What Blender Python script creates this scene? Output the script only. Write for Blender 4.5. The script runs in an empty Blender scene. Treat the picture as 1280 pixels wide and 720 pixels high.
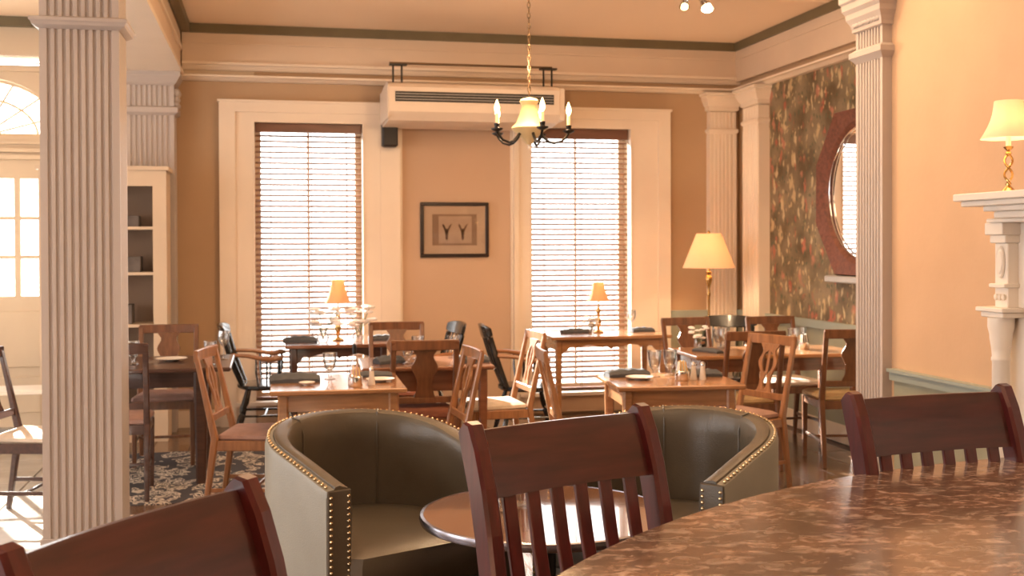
import bpy, bmesh, math, random
from mathutils import Vector, Matrix
PI = math.pi
random.seed(7)
C = bpy.context.scene.collection
SC = bpy.context.scene

# ------------------------------------------------------------------ camera
YAW = math.atan(305 / 1400)
cd = bpy.data.cameras.new('camera')
cd.sensor_width = 36.0
cd.lens = 36.0 * 1400 / 1280
cd.shift_y = -38 / 1280
cd.clip_start = 0.05
cd.dof.use_dof = True
cd.dof.focus_distance = 3.0
cd.dof.aperture_fstop = 7.0
cam = bpy.data.objects.new('camera', cd)
C.objects.link(cam)
cam.matrix_world = (Matrix.Translation((0, 0, 1.5)) @ Matrix.Rotation(-YAW, 4, 'Z')
                    @ Matrix.Rotation(PI / 2 - 0.0114, 4, 'X') @ Matrix.Rotation(-0.0036, 4, 'Z'))
SC.camera = cam

# ------------------------------------------------------------------ world, sun, large lights
SC.view_settings.view_transform = 'Standard'
SC.view_settings.look = 'None'
SC.view_settings.gamma = 1.0
SC.view_settings.use_curve_mapping = False
SC.view_settings.exposure = 0.35
w = bpy.data.worlds.new('world')
SC.world = w
w.use_nodes = True
bg = w.node_tree.nodes['Background']
bg.inputs[0].default_value = (1.0, 0.97, 0.95, 1)
bg.inputs[1].default_value = 5.0

def light(name, kind, loc, energy, color, target=None, **kw):
    d = bpy.data.lights.new(name, kind)
    d.energy = energy
    d.color = color
    for k, v in kw.items():
        setattr(d, k, v)
    o = bpy.data.objects.new(name, d)
    o.location = loc
    if target is not None:
        o.rotation_euler = (Vector(target) - Vector(loc)).to_track_quat('-Z', 'Y').to_euler()
    C.objects.link(o)
    return o

SUN_DIR = Vector((0.42, -1.0, -0.45))
sun = light('sun', 'SUN', (-4, 14, 8), 36.0, (1.0, 0.93, 0.84), angle=0.01)
sun.rotation_euler = SUN_DIR.to_track_quat('-Z', 'Y').to_euler()

def portal(loc, target, sx, sy):
    o = light('window_portal', 'AREA', loc, 1, (1, 1, 1), target, shape='RECTANGLE', size=sx, size_y=sy)
    o.data.cycles.is_portal = True
portal((0.34, 9.95, 1.37), (0.34, 5, 1.37), 0.95, 2.4)
portal((2.71, 9.95, 1.37), (2.71, 5, 1.37), 0.95, 2.4)
portal((-2.25, 9.95, 1.9), (-2.25, 5, 1.9), 1.3, 2.4)
for yy in (1.2, 4.2, 7.2):
    portal((-4.55, yy, 1.55), (0, yy, 1.55), 2.0, 2.5)

WARM = (1.0, 0.66, 0.38)
# added fill lights below the ceiling, not fixtures, over bar, entrance and dining area
light('ceiling_fill', 'AREA', (1.0, 1.0, 3.2), 48, WARM, (1.0, 1.0, 0), shape='RECTANGLE', size=3.0, size_y=2.5)
light('ceiling_fill', 'AREA', (-2.5, 4.0, 3.2), 22, WARM, (-2.5, 4.0, 0), shape='RECTANGLE', size=1.5, size_y=3)
light('ceiling_fill', 'AREA', (1.6, 5.6, 3.2), 70, WARM, (1.6, 6.4, 0), shape='RECTANGLE', size=3.0, size_y=2.0)

# ------------------------------------------------------------------ materials
def new_mat(name):
    m = bpy.data.materials.new(name)
    m.use_nodes = True
    nt = m.node_tree
    return m, nt, nt.nodes['Principled BSDF']

def setp(b, **kw):
    names = dict(rough='Roughness', metal='Metallic', spec='Specular IOR Level', trans='Transmission Weight',
                 coat='Coat Weight', coatr='Coat Roughness', ior='IOR', sheen='Sheen Weight', alpha='Alpha')
    for k, v in kw.items():
        b.inputs[names[k]].default_value = v

def mat(name, col, rough=0.5, var=0.12, scale=6.0, stretch=(1, 1, 1), bump=0.0, bscale=40.0, **kw):
    """Base colour with a noise variation, optional fine bump."""
    m, nt, b = new_mat(name)
    setp(b, rough=rough, **kw)
    tc = nt.nodes.new('ShaderNodeTexCoord')
    mp = nt.nodes.new('ShaderNodeMapping')
    mp.inputs['Scale'].default_value = stretch
    nt.links.new(tc.outputs['Object'], mp.inputs['Vector'])
    n = nt.nodes.new('ShaderNodeTexNoise')
    n.inputs['Scale'].default_value = scale
    n.inputs['Detail'].default_value = 5
    nt.links.new(mp.outputs[0], n.inputs['Vector'])
    r = nt.nodes.new('ShaderNodeValToRGB')
    e = r.color_ramp.elements
    e[0].position, e[1].position = 0.3, 0.7
    e[0].color = (*[c * (1 - var) for c in col], 1)
    e[1].color = (*[min(1, c * (1 + var)) for c in col], 1)
    nt.links.new(n.outputs['Fac'], r.inputs[0])
    nt.links.new(r.outputs[0], b.inputs['Base Color'])
    if bump:
        n2 = nt.nodes.new('ShaderNodeTexNoise')
        n2.inputs['Scale'].default_value = bscale
        nt.links.new(mp.outputs[0], n2.inputs['Vector'])
        bp = nt.nodes.new('ShaderNodeBump')
        bp.inputs['Strength'].default_value = bump
        bp.inputs['Distance'].default_value = 0.01
        nt.links.new(n2.outputs['Fac'], bp.inputs['Height'])
        nt.links.new(bp.outputs[0], b.inputs['Normal'])
    return m

def emat(name, col, strength, base=None):
    m, nt, b = new_mat(name)
    b.inputs['Base Color'].default_value = (*(base or col), 1)
    b.inputs['Emission Color'].default_value = (*col, 1)
    b.inputs['Emission Strength'].default_value = strength
    return m

def shade_mat(name, col, glow, strength):
    """Lamp shade cloth: translucent, lit by the bulb inside, with a faint glow of its own."""
    m, nt, b = new_mat(name)
    setp(b, rough=0.9)
    b.inputs['Base Color'].default_value = (*col, 1)
    b.inputs['Emission Color'].default_value = (*glow, 1)
    b.inputs['Emission Strength'].default_value = strength
    tr = nt.nodes.new('ShaderNodeBsdfTranslucent')
    tr.inputs[0].default_value = (*col, 1)
    mx = nt.nodes.new('ShaderNodeMixShader')
    mx.inputs[0].default_value = 0.35
    nt.links.new(b.outputs[0], mx.inputs[1])
    nt.links.new(tr.outputs[0], mx.inputs[2])
    nt.links.new(mx.outputs[0], nt.nodes['Material Output'].inputs[0])
    return m

def clear_mat(name, tint, gloss=0.12):
    m, nt, b = new_mat(name)
    t = nt.nodes.new('ShaderNodeBsdfTransparent')
    t.inputs[0].default_value = (*tint, 1)
    g = nt.nodes.new('ShaderNodeBsdfGlossy')
    g.inputs['Roughness'].default_value = 0.03
    lw = nt.nodes.new('ShaderNodeLayerWeight')
    lw.inputs[0].default_value = 0.25
    mth = nt.nodes.new('ShaderNodeMath'); mth.operation = 'MULTIPLY_ADD'
    mth.inputs[1].default_value = 0.6; mth.inputs[2].default_value = gloss * 0.4
    nt.links.new(lw.outputs['Fresnel'], mth.inputs[0])
    mx = nt.nodes.new('ShaderNodeMixShader')
    nt.links.new(mth.outputs[0], mx.inputs[0])
    nt.links.new(t.outputs[0], mx.inputs[1])
    nt.links.new(g.outputs[0], mx.inputs[2])
    nt.links.new(mx.outputs[0], nt.nodes['Material Output'].inputs[0])
    return m

M = {}
M['wall_tan'] = mat('wall_tan', (0.46, 0.31, 0.185), 0.7, 0.04, 2, bump=0.05)
M['wall_center'] = mat('wall_center', (0.58, 0.40, 0.27), 0.7, 0.03, 2, bump=0.05)
M['wall_peach'] = mat('wall_peach', (0.58, 0.385, 0.24), 0.65, 0.05, 3, bump=0.06)
M['wall_cream'] = mat('wall_cream', (0.66, 0.53, 0.38), 0.6, 0.04, 2)
M['trim'] = mat('trim_paint', (0.80, 0.68, 0.55), 0.42, 0.03, 3)
M['frieze'] = mat('frieze_paint', (0.68, 0.54, 0.41), 0.5, 0.03, 3)
M['column'] = mat('column_paint', (0.46, 0.405, 0.375), 0.38, 0.03, 3)
M['white_trim'] = mat('white_trim', (0.86, 0.78, 0.68), 0.35, 0.03, 3)
M['ceiling'] = mat('ceiling_paint', (0.93, 0.74, 0.55), 0.8, 0.02, 1)
M['olive'] = mat('olive_trim', (0.15, 0.12, 0.065), 0.5, 0.08, 5)
M['wainscot'] = mat('wainscot', (0.30, 0.30, 0.22), 0.5, 0.06, 4)
M['rail_green'] = mat('rail_green', (0.30, 0.34, 0.30), 0.4, 0.06, 4)
M['mahogany'] = mat('mahogany', (0.072, 0.0085, 0.0085), 0.28, 0.35, 5, (9, 9, 1), coat=0.35, coatr=0.15)
M['mahogany_rail'] = mat('mahogany_rail', (0.052, 0.0105, 0.0095), 0.30, 0.35, 5, (1, 9, 9), coat=0.35, coatr=0.15)
M['dark_mahogany'] = mat('dark_mahogany', (0.030, 0.006, 0.006), 0.25, 0.3, 5, (9, 9, 1), coat=0.4, coatr=0.12)
M['oak'] = mat('oak', (0.30, 0.135, 0.055), 0.32, 0.25, 6, (8, 8, 1), coat=0.3, coatr=0.2)
M['walnut'] = mat('walnut', (0.15, 0.062, 0.028), 0.32, 0.3, 6, (8, 8, 1), coat=0.3, coatr=0.2)
M['dark_walnut'] = mat('dark_walnut', (0.06, 0.026, 0.017), 0.3, 0.3, 6, (1, 8, 8), coat=0.3)
M['table_oak'] = mat('table_oak', (0.33, 0.155, 0.065), 0.25, 0.2, 5, (1, 9, 9), coat=0.5, coatr=0.1)
M['table_walnut'] = mat('table_walnut', (0.20, 0.08, 0.04), 0.25, 0.25, 5, (1, 9, 9), coat=0.5, coatr=0.1)
M['table_gloss'] = mat('table_gloss', (0.20, 0.09, 0.05), 0.12, 0.2, 5, (1, 7, 7), coat=0.8, coatr=0.05)
M['black'] = mat('black_lacquer', (0.012, 0.011, 0.010), 0.22, 0.2, 6, coat=0.4)
M['arm_wood'] = mat('arm_wood', (0.30, 0.13, 0.055), 0.3, 0.2, 6, coat=0.3)
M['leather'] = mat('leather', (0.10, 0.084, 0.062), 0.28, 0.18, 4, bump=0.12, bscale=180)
M['leather_outer_daylit'] = mat('leather_outer_daylit', (0.25, 0.235, 0.19), 0.40, 0.12, 3, bump=0.12, bscale=180)  # outer side coloured paler to stand in for daylight from the left
M['nail'] = mat('nail_brass', (0.62, 0.47, 0.28), 0.25, 0.05, metal=1.0)
M['pad_pink'] = mat('pad_pink', (0.36, 0.22, 0.18), 0.85, 0.1, 20, bump=0.3, bscale=200)
M['pad_cream'] = mat('pad_cream', (0.58, 0.48, 0.38), 0.85, 0.1, 20, bump=0.3, bscale=200)
M['pad_red'] = mat('pad_red', (0.26, 0.09, 0.05), 0.85, 0.15, 20, bump=0.3, bscale=200)
M['rush'] = mat('rush', (0.62, 0.43, 0.22), 0.8, 0.25, 8, (1, 20, 1), bump=0.3)
M['napkin'] = mat('napkin', (0.075, 0.078, 0.085), 0.85, 0.12, 12, bump=0.3, bscale=150)
M['china'] = mat('china', (0.80, 0.76, 0.70), 0.2, 0.02)
M['chrome'] = mat('chrome', (0.75, 0.75, 0.75), 0.12, 0.02, metal=1.0)
M['pewter'] = mat('table_edge_metal', (0.30, 0.29, 0.33), 0.25, 0.05, metal=1.0)
M['brass'] = mat('brass', (0.55, 0.36, 0.14), 0.25, 0.08, metal=1.0)
M['bronze'] = mat('bronze', (0.10, 0.06, 0.03), 0.4, 0.15, metal=0.8)
M['iron'] = mat('iron', (0.015, 0.013, 0.012), 0.35, 0.2, metal=0.5)
M['plastic_white'] = mat('plastic_white', (0.76, 0.64, 0.52), 0.45, 0.02)
M['plastic_black'] = mat('plastic_black', (0.012, 0.012, 0.014), 0.4, 0.1)
M['vent_dark'] = mat('vent_dark', (0.03, 0.025, 0.02), 0.6, 0.1)
M['blind'] = mat('blind_wood', (0.27, 0.135, 0.065), 0.5, 0.15, 4, (1, 6, 6))
M['blind_rail'] = mat('blind_rail', (0.17, 0.075, 0.045), 0.4, 0.15, 4, (1, 6, 6))
M['sash'] = mat('sash_paint', (0.72, 0.62, 0.50), 0.45, 0.03)
M['mirror_frame'] = mat('mirror_frame', (0.15, 0.050, 0.026), 0.6, 0.3, 5, (2, 8, 8))
M['mirror'] = mat('mirror_glass', (0.9, 0.9, 0.9), 0.02, 0.0, metal=1.0)
M['grey_ledge'] = mat('grey_ledge', (0.36, 0.35, 0.34), 0.3, 0.05)
M['pic_frame'] = mat('picture_frame', (0.018, 0.008, 0.006), 0.3, 0.2)
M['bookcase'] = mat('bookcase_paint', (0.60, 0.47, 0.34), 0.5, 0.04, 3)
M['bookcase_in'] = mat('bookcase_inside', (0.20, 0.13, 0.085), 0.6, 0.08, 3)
M['ceramic_cream_glow'] = emat('ceramic_cream_glow', (1.0, 0.66, 0.28), 0.10, (0.58, 0.42, 0.22))  # urn given a faint glow of its own, though it is no bulb
M['flame'] = emat('flame_bulb', (1.0, 0.62, 0.26), 14)
M['bulb'] = emat('bulb', (1.0, 0.72, 0.42), 30)
M['candle_wax'] = emat('candle_sleeve', (1.0, 0.6, 0.25), 0.35, (0.85, 0.62, 0.38))
M['shade_big'] = shade_mat('shade_big', (0.82, 0.58, 0.38), (1.0, 0.62, 0.30), 0.22)
M['shade_small'] = shade_mat('shade_small', (0.70, 0.42, 0.22), (1.0, 0.60, 0.26), 0.18)
M['shade_mantel'] = shade_mat('shade_mantel', (0.88, 0.70, 0.52), (1.0, 0.70, 0.40), 0.25)
M['pane'] = clear_mat('window_pane', (0.96, 0.97, 0.97), 0.06)
M['glass'] = clear_mat('drinking_glass', (0.965, 0.97, 0.97), 0.45)
M['salt'] = mat('salt', (0.75, 0.70, 0.64), 0.8, 0.05)
M['packet_pink'] = mat('packet_pink', (0.66, 0.36, 0.30), 0.6, 0.1)
M['packet_gold'] = mat('packet_gold', (0.85, 0.56, 0.20), 0.6, 0.1)
M['packet_white'] = mat('packet_white', (0.80, 0.74, 0.64), 0.6, 0.05)
M['flower'] = mat('flower_white', (0.85, 0.82, 0.80), 0.7, 0.06)
M['stem'] = mat('stem_green', (0.10, 0.13, 0.05), 0.6, 0.2)
M['pavement'] = mat('pavement', (0.5, 0.48, 0.45), 0.9, 0.1, 1)
M['books'] = mat('book_cover', (0.10, 0.08, 0.07), 0.7, 0.4, 8)
M['tile'] = mat('floor_tile', (0.42, 0.37, 0.31), 0.25, 0.12, 4)
M['grout'] = mat('grout', (0.16, 0.13, 0.11), 0.8, 0.1)
M['plank'] = mat('floor_plank', (0.165, 0.095, 0.055), 0.22, 0.3, 4, (10, 1, 1), coat=0.2)
M['subfloor'] = mat('subfloor', (0.12, 0.07, 0.045), 0.5, 0.3, 4, (10, 1, 1))

def marble_mat():
    m, nt, b = new_mat('table_marble')
    setp(b, rough=0.17, coat=0.3, coatr=0.08)
    tc = nt.nodes.new('ShaderNodeTexCoord')
    def noise(scale, detail, dist, stretch):
        mp = nt.nodes.new('ShaderNodeMapping')
        mp.inputs['Scale'].default_value = stretch
        mp.inputs['Rotation'].default_value = (0, 0, 0.45)
        nt.links.new(tc.outputs['Object'], mp.inputs['Vector'])
        n = nt.nodes.new('ShaderNodeTexNoise')
        n.inputs['Scale'].default_value = scale
        n.inputs['Detail'].default_value = detail
        n.inputs['Roughness'].default_value = 0.70
        n.inputs['Distortion'].default_value = dist
        nt.links.new(mp.outputs[0], n.inputs['Vector'])
        return n
    n1 = noise(21, 12, 0.6, (0.9, 1.5, 1))
    r1 = nt.nodes.new('ShaderNodeValToRGB')
    els = r1.color_ramp.elements
    els[0].position = 0.36; els[0].color = (0.135, 0.075, 0.052, 1)
    els[1].position = 0.50; els[1].color = (0.20, 0.118, 0.084, 1)
    e = els.new(0.55); e.color = (0.33, 0.235, 0.19, 1)
    e = els.new(0.62); e.color = (0.46, 0.35, 0.295, 1)
    nt.links.new(n1.outputs['Fac'], r1.inputs[0])
    n2 = noise(5, 4, 0.4, (1, 1.3, 1))
    r2 = nt.nodes.new('ShaderNodeValToRGB')
    r2.color_ramp.elements[0].position = 0.42; r2.color_ramp.elements[0].color = (0.62, 0.62, 0.62, 1)
    r2.color_ramp.elements[1].position = 0.62; r2.color_ramp.elements[1].color = (1.15, 1.1, 1.05, 1)
    nt.links.new(n2.outputs['Fac'], r2.inputs[0])
    mx = nt.nodes.new('ShaderNodeMix'); mx.data_type = 'RGBA'; mx.blend_type = 'MULTIPLY'
    mx.inputs[0].default_value = 1.0
    nt.links.new(r1.outputs[0], mx.inputs[6]); nt.links.new(r2.outputs[0], mx.inputs[7])
    nt.links.new(mx.outputs[2], b.inputs['Base Color'])
    return m
M['marble'] = marble_mat()

def wallpaper_mat():
    m, nt, b = new_mat('floral_wallpaper')
    setp(b, rough=0.7)
    tc = nt.nodes.new('ShaderNodeTexCoord')
    L = nt.links.new
    base = nt.nodes.new('ShaderNodeTexNoise'); base.inputs['Scale'].default_value = 4; base.inputs['Detail'].default_value = 6
    L(tc.outputs['Object'], base.inputs['Vector'])
    rb = nt.nodes.new('ShaderNodeValToRGB')
    rb.color_ramp.elements[0].position = 0.35; rb.color_ramp.elements[0].color = (0.105, 0.072, 0.034, 1)
    rb.color_ramp.elements[1].position = 0.65; rb.color_ramp.elements[1].color = (0.25, 0.195, 0.12, 1)
    L(base.outputs['Fac'], rb.inputs[0])
    cur = rb.outputs[0]
    # flowers: stretched cells with their own colours, warped by noise
    for (sc, st, thr, cols, seed) in ((9, (1, 1, 0.55), 0.20, [(0.42, 0.10, 0.06), (0.60, 0.44, 0.24), (0.50, 0.20, 0.13)], 0.0),
                                      (12, (1, 1.2, 0.4), 0.17, [(0.62, 0.50, 0.30), (0.10, 0.12, 0.07), (0.45, 0.13, 0.08)], 3.3),
                                      (22, (1, 1, 0.7), 0.22, [(0.08, 0.09, 0.05), (0.30, 0.22, 0.10), (0.55, 0.40, 0.22)], 7.1)):
        mp = nt.nodes.new('ShaderNodeMapping')
        mp.inputs['Scale'].default_value = st
        mp.inputs['Location'].default_value = (seed, seed, seed)
        wn = nt.nodes.new('ShaderNodeTexNoise'); wn.inputs['Scale'].default_value = 8
        L(tc.outputs['Object'], wn.inputs['Vector'])
        ad = nt.nodes.new('ShaderNodeVectorMath'); ad.operation = 'MULTIPLY_ADD'
        ad.inputs[1].default_value = (0.12, 0.12, 0.12)
        L(wn.outputs['Color'], ad.inputs[0]); L(tc.outputs['Object'], ad.inputs[2])
        L(ad.outputs[0], mp.inputs['Vector'])
        v = nt.nodes.new('ShaderNodeTexVoronoi'); v.inputs['Scale'].default_value = sc
        L(mp.outputs[0], v.inputs['Vector'])
        rr = nt.nodes.new('ShaderNodeValToRGB')
        rr.color_ramp.interpolation = 'LINEAR'
        rr.color_ramp.elements[0].position = thr; rr.color_ramp.elements[0].color = (1, 1, 1, 1)
        rr.color_ramp.elements[1].position = thr + 0.16; rr.color_ramp.elements[1].color = (0, 0, 0, 1)
        L(v.outputs['Distance'], rr.inputs[0])
        cr = nt.nodes.new('ShaderNodeValToRGB'); cr.color_ramp.interpolation = 'CONSTANT'
        cr.color_ramp.elements[0].position = 0; cr.color_ramp.elements[0].color = (*cols[0], 1)
        cr.color_ramp.elements[1].position = 0.4; cr.color_ramp.elements[1].color = (*cols[1], 1)
        e = cr.color_ramp.elements.new(0.62); e.color = (*cols[2], 1)
        sp = nt.nodes.new('ShaderNodeSeparateColor'); L(v.outputs['Color'], sp.inputs[0]); L(sp.outputs[0], cr.inputs[0])
        ml = nt.nodes.new('ShaderNodeMath'); ml.operation = 'MULTIPLY'; ml.inputs[1].default_value = 0.75
        L(rr.outputs[0], ml.inputs[0])
        mx = nt.nodes.new('ShaderNodeMix'); mx.data_type = 'RGBA'
        L(ml.outputs[0], mx.inputs[0]); L(cur, mx.inputs[6]); L(cr.outputs[0], mx.inputs[7])
        cur = mx.outputs[2]
    L(cur, b.inputs['Base Color'])
    return m
M['wallpaper'] = wallpaper_mat()

def rug_mat():
    m, nt, b = new_mat('persian_rug')
    setp(b, rough=0.95)
    tc = nt.nodes.new('ShaderNodeTexCoord'); L = nt.links.new
    v = nt.nodes.new('ShaderNodeTexVoronoi'); v.inputs['Scale'].default_value = 4.2; v.feature = 'F1'; v.distance = 'MANHATTAN'
    v.inputs['Randomness'].default_value = 0.55
    L(tc.outputs['Object'], v.inputs['Vector'])
    wv = nt.nodes.new('ShaderNodeTexWave'); wv.inputs['Scale'].default_value = 2.2; wv.inputs['Distortion'].default_value = 9
    wv.inputs['Detail Scale'].default_value = 3
    L(tc.outputs['Object'], wv.inputs['Vector'])
    mth = nt.nodes.new('ShaderNodeMath'); mth.operation = 'MULTIPLY_ADD'; mth.inputs[1].default_value = 0.45
    L(wv.outputs['Fac'], mth.inputs[0]); L(v.outputs['Distance'], mth.inputs[2])
    r = nt.nodes.new('ShaderNodeValToRGB'); r.color_ramp.interpolation = 'CONSTANT'
    e = r.color_ramp.elements
    e[0].position = 0; e[0].color = (0.50, 0.42, 0.33, 1)
    e[1].position = 0.30; e[1].color = (0.03, 0.028, 0.035, 1)
    for p, c in ((0.44, (0.50, 0.43, 0.35)), (0.50, (0.05, 0.045, 0.05)), (0.62, (0.60, 0.52, 0.42)), (0.74, (0.06, 0.05, 0.06)), (0.84, (0.52, 0.44, 0.35)), (0.97, (0.05, 0.045, 0.05))):
        k = e.new(p); k.color = (*c, 1)
    L(mth.outputs[0], r.inputs[0]); L(r.outputs[0], b.inputs['Base Color'])
    return m
M['rug'] = rug_mat()

def print_mat():
    """Old print: two faint brown plant-like sketches on aged paper."""
    m, nt, b = new_mat('antique_print')
    setp(b, rough=0.6)
    tc = nt.nodes.new('ShaderNodeTexCoord'); L = nt.links.new
    n = nt.nodes.new('ShaderNodeTexNoise'); n.inputs['Scale'].default_value = 9; n.inputs['Detail'].default_value = 5
    L(tc.outputs['Object'], n.inputs['Vector'])
    r = nt.nodes.new('ShaderNodeValToRGB')
    r.color_ramp.elements[0].color = (0.46, 0.30, 0.21, 1); r.color_ramp.elements[1].color = (0.60, 0.42, 0.31, 1)
    L(n.outputs['Fac'], r.inputs[0]); L(r.outputs[0], b.inputs['Base Color'])
    return m
M['print'] = print_mat()
M['mat_board'] = mat('mat_board', (0.62, 0.44, 0.32), 0.8, 0.03)
M['print_band'] = mat('print_band', (0.33, 0.20, 0.13), 0.8, 0.08)
M['print_ink'] = mat('print_ink', (0.22, 0.115, 0.075), 0.8, 0.1)

# ------------------------------------------------------------------ geometry helpers
def frame_from(d):
    d = Vector(d).normalized()
    up = Vector((0, 0, 1)) if abs(d.z) < 0.95 else Vector((0, 1, 0))
    a = d.cross(up).normalized()
    return a, a.cross(d).normalized()

class MB:
    def __init__(s):
        s.v, s.f = [], []
    def add(s, vs, fs):
        o = len(s.v)
        s.v += [tuple(v) for v in vs]
        s.f += [tuple(i + o for i in f) for f in fs]
        return s
    def box(s, x0, x1, y0, y1, z0, z1):
        vs = [(x, y, z) for z in (z0, z1) for y in (y0, y1) for x in (x0, x1)]
        return s.add(vs, [(0, 2, 3, 1), (4, 5, 7, 6), (0, 1, 5, 4), (2, 6, 7, 3), (0, 4, 6, 2), (1, 3, 7, 5)])
    def loft(s, rings, cap=True, closed=False):
        n = len(rings[0]); vs = [p for r in rings for p in r]; fs = []
        m = len(rings)
        for i in range(m if closed else m - 1):
            j = (i + 1) % m
            for k in range(n):
                l = (k + 1) % n
                fs.append((i * n + k, i * n + l, j * n + l, j * n + k))
        if cap and not closed:
            fs.append(tuple(range(n))[::-1]); fs.append(tuple((m - 1) * n + k for k in range(n)))
        return s.add(vs, fs)
    def tube(s, pts, rad, n=8):
        pts = [Vector(p) for p in pts]
        if not hasattr(rad, '__len__'): rad = [rad] * len(pts)
        rings = []
        a0 = None
        for i, p in enumerate(pts):
            d = (pts[min(i + 1, len(pts) - 1)] - pts[max(i - 1, 0)]).normalized()
            if a0 is None: a, b = frame_from(d)
            else:
                a = (a0 - d * a0.dot(d)).normalized(); b = a.cross(d).normalized()
            a0 = a
            rings.append([p + (a * math.cos(t) + b * math.sin(t)) * rad[i] for t in [2 * PI * k / n for k in range(n)]])
        return s.loft(rings)
    def lathe(s, prof, n=16, c=(0, 0, 0), closed=False):
        rings = [[(c[0] + r * math.cos(2 * PI * k / n), c[1] + r * math.sin(2 * PI * k / n), c[2] + z) for k in range(n)] for r, z in prof]
        return s.loft(rings, cap=not closed, closed=closed)
    def bar(s, pts, w, t, side=(1, 0, 0)):
        """Rectangular section (w along side, t across) swept along pts; w,t may be lists."""
        pts = [Vector(p) for p in pts]; side = Vector(side).normalized()
        if not hasattr(w, '__len__'): w = [w] * len(pts)
        if not hasattr(t, '__len__'): t = [t] * len(pts)
        rings = []
        for i, p in enumerate(pts):
            d = (pts[min(i + 1, len(pts) - 1)] - pts[max(i - 1, 0)]).normalized()
            q = d.cross(side).normalized()
            sd = side
            c = min(w[i], t[i]) * 0.18
            hw, ht = w[i] / 2, t[i] / 2
            r = []
            for (u, v) in ((hw - c, ht), (hw, ht - c), (hw, -ht + c), (hw - c, -ht), (-hw + c, -ht), (-hw, -ht + c), (-hw, ht - c), (-hw + c, ht)):
                r.append(p + sd * u + q * v)
            rings.append(r)
        return s.loft(rings)
    def prism(s, outline, z0, z1):
        n = len(outline)
        return s.loft([[(x, y, z0) for x, y in outline], [(x, y, z1) for x, y in outline]])
    def cbox(s, x0, x1, y0, y1, z0, z1, c=0.004):
        """box with chamfered vertical and top/bottom edges"""
        def ring(ins, z):
            a, b_, c_, d = x0 + ins, x1 - ins, y0 + ins, y1 - ins
            return [(a + c, c_, z), (b_ - c, c_, z), (b_, c_ + c, z), (b_, d - c, z), (b_ - c, d, z), (a + c, d, z), (a, d - c, z), (a, c_ + c, z)]
        return s.loft([ring(c, z0), ring(0, z0 + c), ring(0, z1 - c), ring(c, z1)])
    def ball(s, c, r, n=8, sz=1.0):
        prof = [(max(1e-4, r * math.sin(PI * i / 6)), -r * sz * math.cos(PI * i / 6)) for i in range(7)]
        return s.lathe(prof, n, c)
    def build(s, name, m, parent=None, smooth=False, loc=None, rotz=None):
        me = bpy.data.meshes.new(name)
        me.from_pydata(s.v, [], s.f)
        bm = bmesh.new(); bm.from_mesh(me)
        bmesh.ops.recalc_face_normals(bm, faces=bm.faces)
        bm.to_mesh(me); bm.free()
        me.materials.append(M[m] if isinstance(m, str) else m)
        if smooth:
            for p in me.polygons: p.use_smooth = True
            try: me.set_sharp_from_angle(angle=math.radians(38))
            except Exception: pass
        o = bpy.data.objects.new(name, me)
        C.objects.link(o)
        if parent: o.parent = parent
        if loc: o.location = loc
        if rotz is not None: o.rotation_euler.z = rotz
        return o

def tag(o, label, cat, group=None, kind=None):
    o['label'] = label; o['category'] = cat
    if group: o['group'] = group
    if kind: o['kind'] = kind
    return o
def struct(o):
    o['kind'] = 'structure'
    return o
def thing(name, label, cat, loc=(0, 0, 0), rotz=0.0, group=None):
    o = bpy.data.objects.new(name, None); C.objects.link(o)
    o.location = loc; o.rotation_euler.z = rotz
    o.empty_display_size = 0.1
    return tag(o, label, cat, group)
def copy_tree(o, parent=None):
    c = o.copy(); C.objects.link(c); c.parent = parent
    for ch in list(o.children): copy_tree(ch, c)
    return c
def place(proto, used, loc, rotz, label, group=None):
    """first use moves the prototype itself, later uses copy it"""
    o = proto if not used[0] else copy_tree(proto)
    used[0] = True
    o.location = loc; o.rotation_euler.z = rotz
    o['label'] = label
    if group: o['group'] = group
    return o

# ------------------------------------------------------------------ room shell
YW = 9.62      # face of the back wall
CZ = 3.33      # ceiling
XR = 4.23      # far right wall
XN = 2.95      # near right wall
XL = -4.3      # left wall
YN = -2.6      # rear wall
struct(MB().box(XL - .2, XR + .2, YN, YW + .3, -0.12, -0.012).build('floor', 'subfloor'))
floor = bpy.data.objects['floor']
pl_mesh = {}
def plank(kind, x0, x1, y0, y1, g):
    key = (kind, round(x1 - x0, 3), round(y1 - y0, 3))
    if key not in pl_mesh:
        o = MB().cbox(-(x1 - x0) / 2 + g, (x1 - x0) / 2 - g, -(y1 - y0) / 2 + g, (y1 - y0) / 2 - g, -0.0119, 0, 0.0015).build(
            'plank' if kind == 'plank' else 'tile', kind, floor)
        pl_mesh[key] = o
    else:
        o = pl_mesh[key].copy(); C.objects.link(o)
    o.location = ((x0 + x1) / 2, (y0 + y1) / 2, 0)
for i in range(20):
    x = -1.1 + i * 0.26
    cuts = [3.4, 5.4, 7.4, 9.4] if i % 2 else [4.4, 6.4, 8.4]
    ys = [2.4] + cuts + [YW]
    for a, b_ in zip(ys, ys[1:]):
        if x + 0.26 > XN and b_ < 5.3: continue
        plank('plank', x, x + 0.26, a, b_, 0.0018)
for i in range(8):
    for j in range(12):
        plank('tile', -1.1 - (i + 1) * 0.4, -1.1 - i * 0.4, 4.8 + j * 0.4, 5.2 + j * 0.4, 0.004)

struct(MB().box(XL - .2, XR + .2, YN, YW + .3, CZ, CZ + 0.1).build('ceiling', 'ceiling'))

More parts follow.
